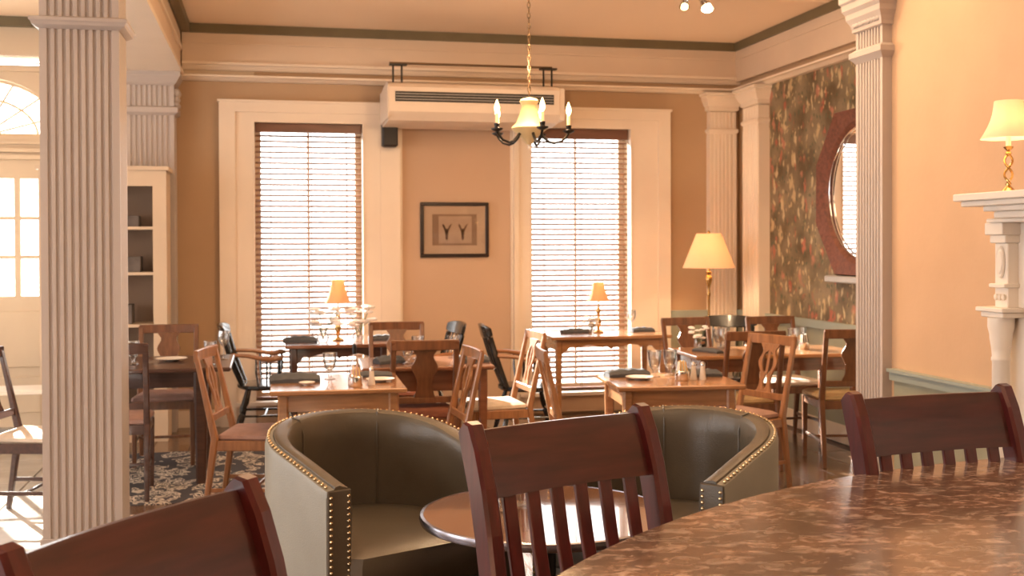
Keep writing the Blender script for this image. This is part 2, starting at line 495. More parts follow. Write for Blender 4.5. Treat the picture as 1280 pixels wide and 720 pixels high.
# back wall with openings
W1 = (-0.105, 0.790, 0.20, 2.53)
W2 = (2.262, 3.171, 0.20, 2.53)
TR = (-3.1, -1.25, 2.952, 3.03)
DX0, DX1, DZ = -2.93, -1.57, 2.20
FC, FA, FB, FZ = -2.25, 0.65, 0.47, 2.385
wb = MB()
T0, T1 = YW, YW + 0.28
wb.box(XL - .2, TR[0], T0, T1, 0, CZ)
wb.box(TR[0], TR[1], T0, T1, TR[3], CZ)
wb.box(TR[1], W1[0], T0, T1, 2.9, CZ)
wb.box(TR[0], DX0, T0, T1, 0, TR[2])
wb.box(DX1, TR[1], T0, T1, 0, TR[2])
wb.box(DX0, DX1, T0, T1, DZ, FZ)
wb.box(DX0, DX1, T0, T1, FZ + FB, TR[2])
# spandrels round the fanlight arch
arc = [(FC + FA * math.cos(a), FZ + FB * math.sin(a)) for a in [PI * k / 24 for k in range(25)]]
for k in range(24):
    (xa, za), (xb, zb) = arc[k], arc[k + 1]
    wb.loft([[(xa, y, za), (xa, y, FZ + FB), (xb, y, FZ + FB), (xb, y, zb)] for y in (T0, T1)])
wb.box(FC + FA, DX1, T0, T1, FZ, FZ + FB); wb.box(DX0, FC - FA, T0, T1, FZ, FZ + FB)
o = wb.build('wall_back', 'wall_cream'); struct(o)
wb = MB()
wb.box(-1.25, W1[0], T0, T1, 0, 2.9)
wb.box(W2[1], XR + .2, T0, T1, 0, CZ)
wb.box(W1[0], W1[1], T0, T1, 0, W1[2]); wb.box(W1[0], W1[1], T0, T1, W1[3], CZ)
wb.box(W2[0], W2[1], T0, T1, 0, W2[2]); wb.box(W2[0], W2[1], T0, T1, W2[3], CZ)
wb.box(W1[1], W2[0], T0, T1, 0, CZ)
o = wb.build('wall_back_dining', 'wall_tan'); struct(o)
# raised centre panel between the windows
o = MB().box(1.13, 2.08, YW - 0.012, YW - 0.0005, 0.1, 2.60).build('wall_back_panel', 'wall_center'); struct(o)
pm = MB()
for x0, x1, z0, z1 in ((1.10, 1.13, .1, 2.63), (2.08, 2.11, .1, 2.63), (1.10, 2.11, 2.6, 2.63)):
    pm.box(x0, x1, YW - 0.03, YW, z0, z1)
struct(pm.build('trim_panel', 'trim'))

# right walls
struct(MB().box(XR, XR + .2, 5.16, YW, 0, CZ).build('wall_right_far', 'wall_tan'))
struct(MB().box(XR - 0.006, XR - 0.0005, 5.2, 8.95, 0.9, 2.92).build('wall_right_papered', 'wallpaper'))
struct(MB().box(XN, XN + .2, YN, 5.15, 0, CZ).build('wall_right', 'wall_peach'))
struct(MB().box(XN + .2, XR + .2, 5.0, 5.15, 0, CZ).build('wall_right_return', 'wall_peach'))
struct(MB().box(XL - .2, XR, YN - .15, YN, 0, CZ).build('wall_rear', 'wall_peach'))
# left wall with three tall windows
wl = MB()
ops = [(0.2, 2.2), (3.2, 5.2), (6.2, 8.2)]
ys = [YN] + [v for p in ops for v in p] + [YW]
for k in range(0, len(ys), 2): wl.box(XL - .2, XL, ys[k], ys[k + 1], 0, CZ)
for a, b_ in ops:
    wl.box(XL - .2, XL, a, b_, 0, 0.3); wl.box(XL - .2, XL, a, b_, 2.8, CZ)
struct(wl.build('wall_left', 'wall_cream'))
for k, (a, b_) in enumerate(ops):
    m = MB()
    for yy in (a, b_ - 0.06): m.box(XL - .14, XL - .06, yy, yy + 0.06, 0.3, 2.8)
    m.box(XL - .14, XL - .06, a, b_, 0.3, 0.38); m.box(XL - .14, XL - .06, a, b_, 2.72, 2.8)
    m.box(XL - .12, XL - .08, a, b_, 1.5, 1.55); m.box(XL - .12, XL - .08, (a + b_) / 2 - .02, (a + b_) / 2 + .02, .3, 2.8)
    struct(m.build('window_%d' % (k + 4), 'sash'))

# wainscot and rails on the right
wr = MB()
wr.box(3.56, XR, YW - 0.02, YW - 0.0005, 0, 0.84)
wr.box(XR - 0.02, XR - 0.0005, 5.2, YW - 0.02, 0, 0.84)
wr.box(XN - 0.015, XN - 0.0005, YN, 4.86, 0, 0.84)
struct(wr.build('wall_wainscot', 'wainscot'))
rl = MB()
rl.box(3.56, XR - .02, YW - 0.045, YW - 0.0005, 0.84, 0.90)
rl.box(XR - 0.045, XR - 0.0005, 5.2, YW - 0.045, 0.84, 0.90)
rl.box(XN - 0.035, XN - 0.0005, YN, 4.87, 0.845, 0.885); rl.box(XN - 0.05, XN - 0.0005, YN, 4.87, 0.885, 0.90)
struct(rl.build('trim_rail', 'rail_green'))
# white cove line on near wall rail
bb = MB()
bb.box(XR - 0.025, XR - 0.02, 5.2, YW - .03, 0, 0.14); bb.box(XN - 0.022, XN - 0.015, YN, 4.86, 0, 0.14)
struct(bb.build('baseboard_right', 'trim'))
bb = MB()
for x0, x1 in ((-1.2, -0.39), (1.11, 2.10), (3.54, 3.9)): bb.box(x0, x1, YW - 0.03, YW - 0.013, 0, 0.14)
struct(bb.build('baseboard_back', 'trim'))

# ceiling crown: olive bead at the ceiling, frieze, cornice shelf
cr = MB()
def crown(x0, x1, y0, y1):   # a strip given by its plan rectangle
    cr.box(x0, x1, y0, y1, 3.255, CZ - 0.0005)
crown(-0.62, XR + 0.0, YW - 0.07, YW)            # back
crown(XR - 0.07, XR, 5.16, YW - 0.07)            # right far
crown(-0.68, -0.615, 2.5, YW - 0.07)             # along the left beam
crown(-4.3, -1.06, YW - 0.07, YW)                # back, entrance side
crown(XN - .07, XN, YN, 4.85)
struct(cr.build('trim_crown', 'olive'))
fz = MB()
fz.box(-0.68, XR - .03, YW - 0.05, YW - 0.0005, 2.975, 3.255)
fz.box(XR - 0.05, XR - 0.0005, 5.16, YW - 0.05, 2.975, 3.255)
fz.box(-0.68, XR - .03, YW - 0.062, YW - 0.05, 3.17, 3.19)
fz.box(XR - 0.062, XR - 0.05, 5.16, YW - 0.06, 3.17, 3.19)
struct(fz.build('trim_frieze', 'frieze'))
def ledge(mb, prof, axis, a, b_, at):
    """moulding profile (depth, z) run along x (at = wall y) or y (at = wall x)"""
    if axis == 'x': mb.loft([[(x, at - d, z) for d, z in prof] for x in (a, b_)])
    else: mb.loft([[(at - d, y, z) for d, z in prof] for y in (a, b_)])
cn = MB()
LP = [(0.0005, 2.955), (0.03, 2.955), (0.06, 2.99), (0.085, 2.995), (0.085, 3.015), (0.0005, 3.03)]
LP2 = [(0.0005, 2.865), (0.05, 2.865), (0.09, 2.885), (0.12, 2.89), (0.12, 2.905), (0.06, 2.915), (0.0005, 2.915)]
ledge(cn, LP, 'x', -0.68, XR, YW)
ledge(cn, LP2, 'x', -0.68, XR - .1, YW)
ledge(cn, LP2, 'y', 5.16, YW, XR)
struct(cn.build('trim_cornice', 'trim'))

# left beam from the column to the back wall, and on to the rear
bmx = MB()
bmx.box(-1.06, -0.69, 2.5, YW - 0.0005, 2.93, CZ - 0.0005)
struct(bmx.build('trim_beam', 'frieze'))
bmx = MB()
bmx.box(-1.075, -0.665, 2.5, YW - 0.0005, 2.895, 2.93)
bmx.box(-0.69, -0.672, 2.5, YW - 0.09, 3.10, 3.13)
struct(bmx.build('trim_beam_moulding', 'trim'))

# fluted columns and pilasters
def fluted_outline(cx, cy, wx, wy, nx, ny, g=0.008, ratio=0.55):
    pts = []
    def side(p0, p1, n, inward):
        p0, p1, inward = Vector(p0), Vector(p1), Vector(inward)
        pts.append(p0)
        if n:
            d = (p1 - p0); L = d.length; d /= L
            e = L * 0.07; s = (L - 2 * e) / n; f = s * ratio
            for k in range(n):
                c = e + s * (k + .5)
                pts.append(p0 + d * (c - f / 2)); pts.append(p0 + d * (c - f * .3) + inward * g)
                pts.append(p0 + d * (c + f * .3) + inward * g); pts.append(p0 + d * (c + f / 2))
    x0, x1, y0, y1 = cx - wx / 2, cx + wx / 2, cy - wy / 2, cy + wy / 2
    side((x0, y0), (x1, y0), nx, (0, 1)); side((x1, y0), (x1, y1), ny, (-1, 0))
    side((x1, y1), (x0, y1), nx, (0, -1)); side((x0, y1), (x0, y0), ny, (1, 0))
    return [(p.x, p.y) for p in pts]
def band(mb, cx, cy, wx, wy, prof):
    """stack of square mouldings, prof = (extra, z0, z1)"""
    for e, z0, z1 in prof: mb.box(cx - wx / 2 - e, cx + wx / 2 + e, cy - wy / 2 - e, cy + wy / 2 + e, z0, z1)
def flare(mb, cx, cy, wx, wy, pts):
    mb.loft([[(cx - wx / 2 - e, cy - wy / 2 - e, z), (cx + wx / 2 + e, cy - wy / 2 - e, z), (cx + wx / 2 + e, cy + wy / 2 + e, z), (cx - wx / 2 - e, cy + wy / 2 + e, z)] for e, z in pts])

cm = MB()
CX, CY, CWX, CWY = -0.908, 6.04, 0.375, 0.29
cm.prism(fluted_outline(CX, CY, CWX, CWY, 9, 6, 0.010), 0.03, 2.585)
cm.prism(fluted_outline(CX, CY, CWX, CWY, 9, 6, 0.010), 2.63, 2.893)
flare(cm, CX, CY, CWX, CWY, [(0.004, 2.577), (0.03, 2.592), (0.034, 2.604), (0.042, 2.612), (0.042, 2.626), (0.004, 2.638)])
band(cm, CX, CY, CWX, CWY, [(0.012, 0.0, 0.05)])
struct(cm.build('trim_column', 'column'))

# back-left pilaster under the beam, with carved capital scrolls at its side
pm = MB()
PX0, PX1 = -1.10, -0.73
pcx, pw = (PX0 + PX1) / 2, PX1 - PX0
pm.prism(fluted_outline(pcx, YW - 0.12, pw, 0.24, 8, 3, 0.010), 0.0, 2.56)
pm.prism(fluted_outline(pcx, YW - 0.12, pw, 0.24, 8, 3, 0.010), 2.62, 2.80)
flare(pm, pcx, YW - 0.12, pw, 0.24, [(0.0, 2.55), (0.03, 2.57), (0.03, 2.61), (0.0, 2.62)])
flare(pm, pcx, YW - 0.13, pw, 0.24, [(0.0, 2.79), (0.02, 2.81), (0.05, 2.86), (0.05, 2.895)])
for (dz, r) in ((2.74, .035), (2.69, .028), (2.64, .03), (2.58, .022)):
    pm.ball((PX1 + 0.012, YW - 0.2, dz), r, 8); pm.ball((PX1 + 0.012, YW - 0.08, dz), r, 8)
struct(pm.build('trim_pilaster_left', 'column'))

# pilasters at the far right corner
def capital(mb, cx, cy, wx, wy, z0, z1):
    flare(mb, cx, cy, wx, wy, [(0.0, z0 - .02), (0.018, z0), (0.018, z0 + .02), (0.0, z0 + .03)])
    flare(mb, cx, cy, wx, wy, [(0.0, z1 - .16), (0.02, z1 - .15), (0.02, z1 - .12), (0.03, z1 - .11), (0.055, z1 - .05), (0.055, z1 - .03), (0.075, z1 - .02), (0.075, z1)])
pm = MB()
pm.prism(fluted_outline(4.045, YW - 0.04, 0.26, 0.08, 6, 0, 0.008), 0.0, 2.50)
pm.prism(fluted_outline(4.045, YW - 0.04, 0.25, 0.08, 6, 0, 0.008), 2.50, 2.70)
capital(pm, 4.045, YW - 0.04, 0.25, 0.08, 2.52, 2.865)
struct(pm.build('trim_pilaster_corner', 'trim'))
pm = MB()
pm.prism(fluted_outline(XR - 0.05, 9.14, 0.10, 0.34, 0, 6, 0.008), 0.0, 2.50)
pm.prism(fluted_outline(XR - 0.05, 9.14, 0.10, 0.32, 0, 6, 0.008), 2.50, 2.70)
capital(pm, XR - 0.05, 9.14, 0.09, 0.32, 2.56, 2.865)
struct(pm.build('trim_pilaster_right', 'trim'))
# large pilaster at the end of the near right wall
pm = MB()
PCY, PCW = 5.03, 0.25
pm.prism(fluted_outline(2.94, PCY, 0.08, PCW, 0, 8, 0.007), 0.0, 2.43)
pm.prism(fluted_outline(2.94, PCY, 0.08, PCW, 0, 8, 0.010, 0.6), 2.45, 2.60)
flare(pm, 2.94, PCY, 0.08, PCW, [(0.0, 2.40), (0.012, 2.415), (0.026, 2.43), (0.026, 2.455), (0.004, 2.47)])
flare(pm, 2.94, PCY, 0.08, PCW, [(0.004, 2.555), (0.014, 2.56), (0.014, 2.575), (0.022, 2.60), (0.036, 2.625), (0.038, 2.65), (0.052, 2.67), (0.052, 2.70), (0.062, 2.71), (0.062, 2.74), (0.03, 2.75)])
pm.box(2.88, XN, PCY - PCW / 2, PCY + PCW / 2, 2.745, CZ - .001)
band(pm, 2.94, PCY, 0.08, PCW, [(0.02, 0.0, 0.15)])
for k in range(9):
    pm.ball((2.885, PCY - .11 + k * .0275, 2.59), 0.014, 6)
struct(pm.build('trim_pilaster_near', 'column'))

# ------------------------------------------------------------------ windows
def window(n, W, out0, out1, topz, in_l, in_r):
    x0, x1, z0, z1 = W
    root = struct(MB().box(in_l, x0, YW - 0.055, YW - 0.0005, 0.0, z1 + .08).box(x1, in_r, YW - 0.055, YW - 0.0005, 0.0, z1 + .08)
                  .box(x0, x1, YW - 0.055, YW - 0.0005, z1, z1 + .08)
                  .box(x0 - .012, x0, YW - 0.065, YW - 0.055, .2, z1).box(x1, x1 + .012, YW - 0.065, YW - 0.055, .2, z1).build('window_%d' % n, 'trim'))
    cs = MB()
    for a, b_ in ((out0, in_l), (in_r, out1)):
        cs.box(a, b_, YW - 0.075, YW - 0.0005, 0, topz)
    cs.box(in_l, in_r, YW - 0.075, YW - 0.0005, z1 + .08, topz)
    cs.box(out0 - .012, out1 + .012, YW - 0.09, YW - 0.0005, topz, topz + .02)
    cs.build('casing', 'trim', root)
    st = MB(); st.box(in_l, in_r, YW - 0.11, YW + 0.1, z0 - .03, z0)
    st.build('sill', 'trim', root)
    pn = MB(); pn.box(x0 + .0, x1 - .0, YW - 0.035, YW - 0.0005, 0.02, z0 - .035)
    pn.box(x0 + .06, x1 - .06, YW - 0.045, YW - 0.035, 0.05, z0 - .06)
    pn.build('apron_panel', 'wall_peach', root)
    for nm, za, zb, yy in (('sash', z0, z1, YW + .15),):
        s = MB()
        s.box(x0, x0 + .05, yy, yy + .035, za, zb); s.box(x1 - .05, x1, yy, yy + .035, za, zb)
        s.box(x0 + .05, x1 - .05, yy, yy + .035, za, za + .05); s.box(x0 + .05, x1 - .05, yy, yy + .035, zb - .05, zb)
        sa = s.build(nm, 'sash', root)
        mid = (x0 + x1) / 2
        s2 = MB().box(mid - .01, mid + .01, yy + .005, yy + .03, za + .05, zb - .05).build('muntin', 'sash', sa)
        for a, b_ in ((x0 + .05, mid - .01), (mid + .01, x1 - .05)):
            MB().box(a, b_, yy + .015, yy + .019, za + .05, zb - .05).build('pane', 'pane', sa)
    return root
window(1, W1, -0.39, 1.105, 2.69, -0.26, 0.94)
window(2, W2, 1.98 + .12, 3.543, 2.69, 2.145, 3.43)

def blind(W, label, hz0):
    x0, x1, z0, z1 = W
    t = thing('venetian_blind', label, 'blind', ((x0 + x1) / 2, YW + 0.045, z0))
    hw = (x1 - x0) / 2 - 0.006
    MB().cbox(-hw, hw, -.035, .03, hz0 - z0, z1 - z0 - .002, .004).build('head_rail', 'blind_rail', t)
    sl = None
    n = int((hz0 - z0 - .06) / 0.0455)
    for k in range(n):
        if sl is None:
            m = MB()
            a = math.radians(24)
            rings = []
            for x in (-hw, hw):
                rings.append([(x, y * math.cos(a), y * math.sin(a) + z) for y, z in ((-.024, -.0016), (0, 0.0008), (.024, -.0016), (.024, .0010), (0, .0034), (-.024, .0010))])
            sl = m.loft(rings).build('slat', 'blind', t); s = sl
        else:
            s = sl.copy(); C.objects.link(s)
        s.location.z = hz0 - z0 - .03 - k * 0.0455
    MB().cbox(-hw, hw, -.026, .026, 0.004, .026, .003).build('bottom_rail', 'blind_rail', t)
    for cx in (-hw * .72, 0.02, hw * .72):
        m = MB()
        for yy in (-.027, .027): m.box(cx - .002, cx + .002, yy - .001, yy + .001, .02, hz0 - z0)
        m.build('ladder_cord', 'blind_rail', t)
    return t
blind(W1, 'wooden venetian blind in the left dining window, behind the black armchair', 2.455)
blind((W2[0], W2[1], W2[2], W2[3]), 'wooden venetian blind in the right dining window, behind the chandelier', 2.44)

# entrance door with glazed upper half, fanlight, clerestory strip
d = MB()
GX = [-2.79, -2.52, -2.25, -1.98, -1.71]
GZ = [1.10, 1.415, 1.73, 2.05]
y0, y1 = YW + .08, YW + .13
d.box(DX0, GX[0], y0, y1, 0.0, DZ); d.box(GX[-1], DX1, y0, y1, 0.0, DZ)
d.box(GX[0], GX[-1], y0, y1, 0.0, GZ[0]); d.box(GX[0], GX[-1], y0, y1, GZ[-1], DZ)
dr = struct(d.build('door_1', 'wall_cream'))
m = MB()
for x in GX[1:-1]: m.box(x - .022, x + .022, y0 + .005, y1 - .005, GZ[0], GZ[-1])
for z in GZ[1:-1]: m.box(GX[0], GX[-1], y0 + .007, y1 - .007, z - .014, z + .014)
m.build('muntin', 'wall_cream', dr)
for i in range(4):
    for j in range(3):
        MB().box(GX[i] + .016, GX[i + 1] - .016, y0 + .02, y0 + .024, GZ[j] + .01, GZ[j + 1] - .01).build('pane', 'pane', dr)
for a, b_ in ((-2.80, -2.30), (-2.20, -1.70)):
    for c, e in ((0.15, 0.45), (0.52, 0.98)):
        MB().cbox(a, b_, y0 - .012, y0, c, e, .008).build('panel', 'wall_cream', dr)
MB().box(DX0, DX1, YW - .03, YW + .08, -0.0, 0.04).build('sill', 'grey_ledge', dr)
fm = MB()
for k in range(1, 8):
    a = PI * k / 8
    p = Vector((FC, 0, FZ)); q = Vector((FC + FA * math.cos(a), 0, FZ + FB * math.sin(a)))
    for yy in (YW + .12,):
        fm.bar([(p.x + .12 * math.cos(a), yy, p.z + .09 * math.sin(a)), (q.x, yy, q.z)], .02, .014, (0, 1, 0))
for s_, rr in ((0.22, .012), (0.66, .010), (0.985, .016)):
    fm.tube([(FC + FA * s_ * math.cos(PI * k / 20), YW + .12, FZ + FB * s_ * math.sin(PI * k / 20)) for k in range(21)], rr, 6)
fm.box(FC - FA, FC + FA, YW + .10, YW + .15, FZ, FZ + .03)
fw = struct(fm.build('window_3', 'wall_cream'))
MB().loft([[(FC, y, FZ)] + [(x, y, z) for x, z in arc] for y in (YW + .118, YW + .122)]).build('pane', 'pane', fw)
tm = MB(); tm.box(TR[0], TR[1], YW + .1, YW + .13, 2.982, 2.990)
tw = struct(tm.build('window_7', 'sash'))
MB().box(TR[0], TR[1], YW + .11, YW + .114, TR[2], TR[3]).build('pane', 'pane', tw)
# mouldings above the door
tm = MB()
for z0, z1, e in ((2.20, 2.235, .03), (2.255, 2.285, .045), (2.32, 2.345, .03)): tm.box(-3.0, -1.5, YW - e, YW - .0005, z0, z1)
tm.box(-3.4, -1.12, YW - .05, YW - .0005, 2.90, 2.935)
struct(tm.build('trim_door_head', 'wall_cream'))

# pavement outside
struct(MB().box(-14, 14, 10.2, 30, -0.6, -0.5).build('ground', 'pavement'))

# wall-mounted conduit on the ceiling
tag(MB().tube([(0.2, 7.8, CZ - .012), (4.12, 7.72, CZ - .012)], .010, 6).build('ceiling_conduit', 'ceiling'),
    'thin painted conduit running across the ceiling by the spotlights', 'conduit')

# ------------------------------------------------------------------ wall things
# split air conditioner hung from the cornice
ac = thing('air_conditioner', 'long cream air conditioning unit hung high between the two windows', 'air conditioner', (0.945, YW - .1, 2.49))
yf = -0.62
prof = [(-0.001, .0), (-0.001, .30), (yf + .22, .34), (yf + .03, .30), (yf, .27), (yf, .075), (yf + .06, .01), (yf + .22, .0)]
L_ = 1.40
b_ = MB().loft([[(x, y, z) for y, z in prof] for x in (0, L_)]).build('body', 'plastic_white', ac)
MB().box(.05, L_ - .05, yf - .004, yf - .0003, .155, .235).build('air_outlet', 'vent_dark', ac)
lv = ac.children[-1]
for k in range(3):
    MB().box(.055, L_ - .055, yf - .010, yf - .004, .170 + k * .022, .175 + k * .022).build('louvre', 'grey_ledge', lv)
MB().cbox(-.012, 0, yf + .01, -.01, .02, .29, .004).build('end_cap', 'plastic_white', ac)
MB().cbox(L_, L_ + .045, yf + .01, -.01, .03, .29, .004).build('end_cap', 'plastic_white', ac)
for x in (.05, L_ - .10):
    MB().tube([(x, yf + .15, .30), (x, yf + .15, .47)], .008, 6).tube([(x + .07, yf + .15, .30), (x + .07, yf + .15, .47)], .008, 6).box(x - .03, x + .11, yf + .12, yf + .18, .462, .475).build('hanger', 'iron', ac)
o = MB().box(0.02, L_ - .03, yf + .13, yf + .17, .475, .487).build('hanging_rail', 'bronze', ac)

spk = thing('wall_speaker', 'small black wall speaker under the air conditioner', 'speaker', (1.01, YW - .09, 2.33))
MB().cbox(-.065, .065, -.11, 0.014, 0, .22, .012).build('cabinet', 'plastic_black', spk)
MB().cbox(-.055, .055, -.116, -.1105, .012, .208, .002).build('grille', 'vent_dark', spk)

pic = thing('framed_picture', 'dark framed antique print of two brown sketches on the wall between the windows', 'picture', (1.582, YW - .013, 1.632))
W_, H_ = .30, .238
fr = MB()
for a, b2, c, e in ((-W_, W_, H_ - .03, H_), (-W_, W_, -H_, -H_ + .03), (-W_, -W_ + .03, -H_ + .03, H_ - .03), (W_ - .03, W_, -H_ + .03, H_ - .03)):
    fr.cbox(a, b2, -.03, -.001, c, e, .004)
fr.build('frame', 'pic_frame', pic)
MB().box(-W_ + .03, W_ - .03, -.012, -.002, -H_ + .03, H_ - .03).build('mat_board', 'mat_board', pic)
pr = MB().box(-.195, .195, -.0145, -.0125, -.135, .135).build('print', 'print_band', pic)
MB().box(-.14, .15, -.0165, -.0147, -.118, .118).build('paper', 'print', pr)
def sketch(cx):
    m = MB(); rnd = random.Random(int(cx * 100))
    for (x, z, dx, dz, w2) in ((0, -.08, 0.0, .05, .022), (0, -.03, -.03, .07, .02), (0, -.03, .03, .065, .018), (0, -.04, 0, .05, .03), (.0, -.09, .004, .03, .01), (-.02, .02, -.012, .03, .012), (.02, .02, .022, .03, .012)):
        m.bar([(cx + x, -.0172, z), (cx + x + dx, -.0172, z + dz)], w2, .0008, (1, 0, 0.01))
    return m
for cx in (-.07, .07): sketch(cx).build('sketch', 'print_ink', pr)
MB().box(-W_ + .031, W_ - .031, -.024, -.0225, -H_ + .031, H_ - .031).build('glass', 'pane', pic)

# octagonal mirror on the papered wall
mr = thing('octagonal_mirror', 'large octagonal wooden mirror with oval glass on the floral wallpaper', 'mirror', (XR - .008, 7.33, 1.875))
hy, hz = .66, .61
cy_, cz_ = .37, .23
octo = [(-cy_, hz), (cy_, hz), (hy, cz_), (hy, -cz_), (cy_, -hz), (-cy_, -hz), (-hy, -cz_), (-hy, cz_)]
def at_angle(t):
    """point of the octagon in direction t"""
    c, s = math.cos(t), math.sin(t); best = 1e9
    for k in range(8):
        (ax, az), (bx, bz) = octo[k], octo[(k + 1) % 8]
        nx, nz = bz - az, -(bx - ax); dn = nx * c + nz * s
        if dn < 0: nx, nz, dn = -nx, -nz, -dn
        if dn > 1e-6:
            r = (nx * ax + nz * az) / dn
            if 0 < r < best: best = r
    return best * c, best * s
N = 64
ts = [2 * PI * k / N for k in range(N)] 
ts = sorted(set([round(t, 6) for t in ts] + [round(math.atan2(z, y) % (2 * PI), 6) for y, z in octo]))
rings = []
for t in ts:
    oy, oz = at_angle(t); iy, iz = .53 * math.cos(t), .505 * math.sin(t)
    rings.append([(-.001, oy, oz), (-.05, oy, oz), (-.07, oy * .95 + iy * .05, oz * .95 + iz * .05), (-.055, oy * .5 + iy * .5, oz * .5 + iz * .5), (-.045, iy * 1.06, iz * 1.06), (-.02, iy, iz), (-.001, iy, iz)])
MB().loft(rings, closed=True).build('frame', 'mirror_frame', mr)
rings = [[(-.022, .535 * math.cos(t) * s, .51 * math.sin(t) * s) for t in ts] for s in (1.0, .95)]
MB().loft([[( -.005, .53 * math.cos(t), .505 * math.sin(t)) for t in ts], [(-.012, .53 * math.cos(t), .505 * math.sin(t)) for t in ts]]).build('mirror_glass', 'mirror', mr)
MB().tube([(-.03, .515 * math.cos(t), .49 * math.sin(t)) for t in ts + [ts[0]]], .006, 6).build('inner_rim', 'chrome', mr, True)
MB().cbox(-.10, -.001, -.42, .47, -.665, -.615, .008).build('lower_ledge', 'grey_ledge', mr)

# bookcase by the entrance
bk = thing('bookcase', 'tall cream painted open bookcase behind the fluted column', 'bookcase', (-1.22, 9.12, 0))
BW, BD, BH = .46, .22, 2.08
m = MB()
m.box(-BW, -BW + .1, -.16, -.13, .08, BH - .12); m.box(BW - .1, BW, -.16, -.13, .08, BH - .12); m.box(-BW, BW, -.16, -.13, BH - .12, BH); m.box(-BW, BW, -.16, -.13, 0, .08)
m.build('face_frame', 'bookcase', bk)
m = MB(); m.box(-BW, -BW + .02, -.13, BD - .01, 0, BH); m.box(BW - .02, BW, -.13, BD - .01, 0, BH)
m.build('side_panel', 'bookcase', bk)
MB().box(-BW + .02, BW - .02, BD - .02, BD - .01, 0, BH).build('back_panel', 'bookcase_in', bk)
MB().box(-BW - .02, BW + .02, -.18, BD - .01, BH, BH + .03).build('top', 'bookcase', bk)
shz = [0.10, 0.46, 0.90, 1.30, 1.65]
for z in shz:
    MB().box(-BW + .02, BW - .02, -.13, BD - .02, z - .022, z).build('shelf', 'bookcase', bk)
for x, z, h, wd, lab in ((.20, 1.65, .085, .05, 'dark box on the top open shelf of the bookcase, right of the column'),
                         (.20, 1.30, .12, .06, 'dark book pile on the middle shelf of the bookcase, right of the column'),
                         (.16, 0.90, .15, .035, 'dark book standing low in the bookcase, right of the column'),
                         (-.33, 0.90, .16, .025, 'black bottle-shaped box low in the bookcase, left of the column'),
                         (.14, 0.46, .14, .05, 'dark box on the lowest bookcase shelf behind the dark table')):
    tag(MB().cbox(-wd, wd, -.08, .09, 0, h, .003).build('storage_box', 'books', None, loc=(-1.22 + x, 9.12, z + .0005)), lab, 'box')

# ------------------------------------------------------------------ fireplace surround at the right edge
fp = thing('fireplace_mantel', 'white carved fireplace mantel with stepped shelf and slim columns', 'mantel', (XN, 3.3, 0))
def mbx(name, parts_, parent=fp, m='white_trim'):
    mb = MB()
    for (xd, ya, yb, z0, z1) in parts_: mb.cbox(-xd, -0.002, ya, yb, z0, z1, .003)
    return mb.build(name, m, parent)
sh = [(.45, -1.7, .44, 1.655, 1.682), (.43, -1.7, .42, 1.635, 1.655), (.40, -1.7, .33, 1.615, 1.635)]
mbx('shelf', sh)
mbx('bed_moulding', [(.37, -1.7, .40 - .09, 1.59, 1.615), (.345, -1.7, .37 + .05 - .03, 1.575, 1.590)])
mbx('frieze', [(.255, -1.7, .33, 1.26, 1.576)])
def post(y0_):
    q = mbx('upper_pilaster', [(.30, y0_, y0_ + .075, 1.26, 1.50), (.315, y0_ - .006, y0_ + .085, 1.50, 1.53), (.33, y0_ - .01, y0_ + .095, 1.53, 1.576),
                               (.32, y0_ - .008, y0_ + .085, 1.335, 1.35)])
    m = MB()
    cyy = y0_ + .037
    m.loft([[(-.302 - dd, cyy + .024 * s * math.cos(t), 1.43 + .062 * s * math.sin(t)) for t in [2 * PI * k / 20 for k in range(20)]] for dd, s in ((0, 1), (.006, .9), (.004, .75), (.008, .6))])
    m.build('oval_rosette', 'white_trim', q)
    m = MB()
    for k in range(3): m.ball((-.306, y0_ + .015 + k * .022, 1.30), .009, 6, 1.4)
    m.build('carving', 'white_trim', q)
    mbx('middle_shelf', [(.345, y0_ - .03, y0_ + .13, 1.245, 1.262), (.335, y0_ - .02, y0_ + .11, 1.225, 1.245)])
    c = MB()
    prof2 = [(.030, 0.0), (.045, 0.0), (.045, .08), (.036, .10), (.031, .12), (.033, .6), (.031, 1.06), (.034, 1.065), (.034, 1.075), (.031, 1.08), (.034, 1.11), (.040, 1.15), (.040, 1.16), (.047, 1.19), (.047, 1.224)]
    c.lathe(prof2, 20, (-.295, y0_ + .045, 0))
    c.build('column', 'white_trim', fp, True)
post(.325); post(-1.6)
mbx('pier', [(.245, .28, .40, 0, 1.245)]); mbx('pier', [(.245, -1.7, -1.5, 0, 1.245)])
mbx('slab', [(.20, -1.5, .28, 0, 1.26)], m='white_trim')

def add_lathe_obj(name, prof, m, parent, n=20, c=(0, 0, 0), smooth=True):
    return MB().lathe(prof, n, c).build(name, m, parent, smooth)
def shade_part(parent, r0, r1, z0, z1, m, n=24, flutes=0, name='lamp_shade', bell=0.0):
    rings = []
    K = 6
    for i in list(range(K + 1)) + list(range(K, -1, -1)):
        pass
    outer, inner = [], []
    for i in range(K + 1):
        t = i / K
        r = r0 + (r1 - r0) * t - bell * math.sin(PI * t)
        z = z0 + (z1 - z0) * t
        for lst, off in ((outer, 0), (inner, -.002)):
            lst.append([((r + off) * (1 + (0.02 * math.cos(flutes * a) if flutes else 0)) * math.cos(a), (r + off) * (1 + (0.02 * math.cos(flutes * a) if flutes else 0)) * math.sin(a), z) for a in [2 * PI * k / n for k in range(n)]])
    return MB().loft(outer + inner[::-1], closed=True).build(name, m, parent, True)

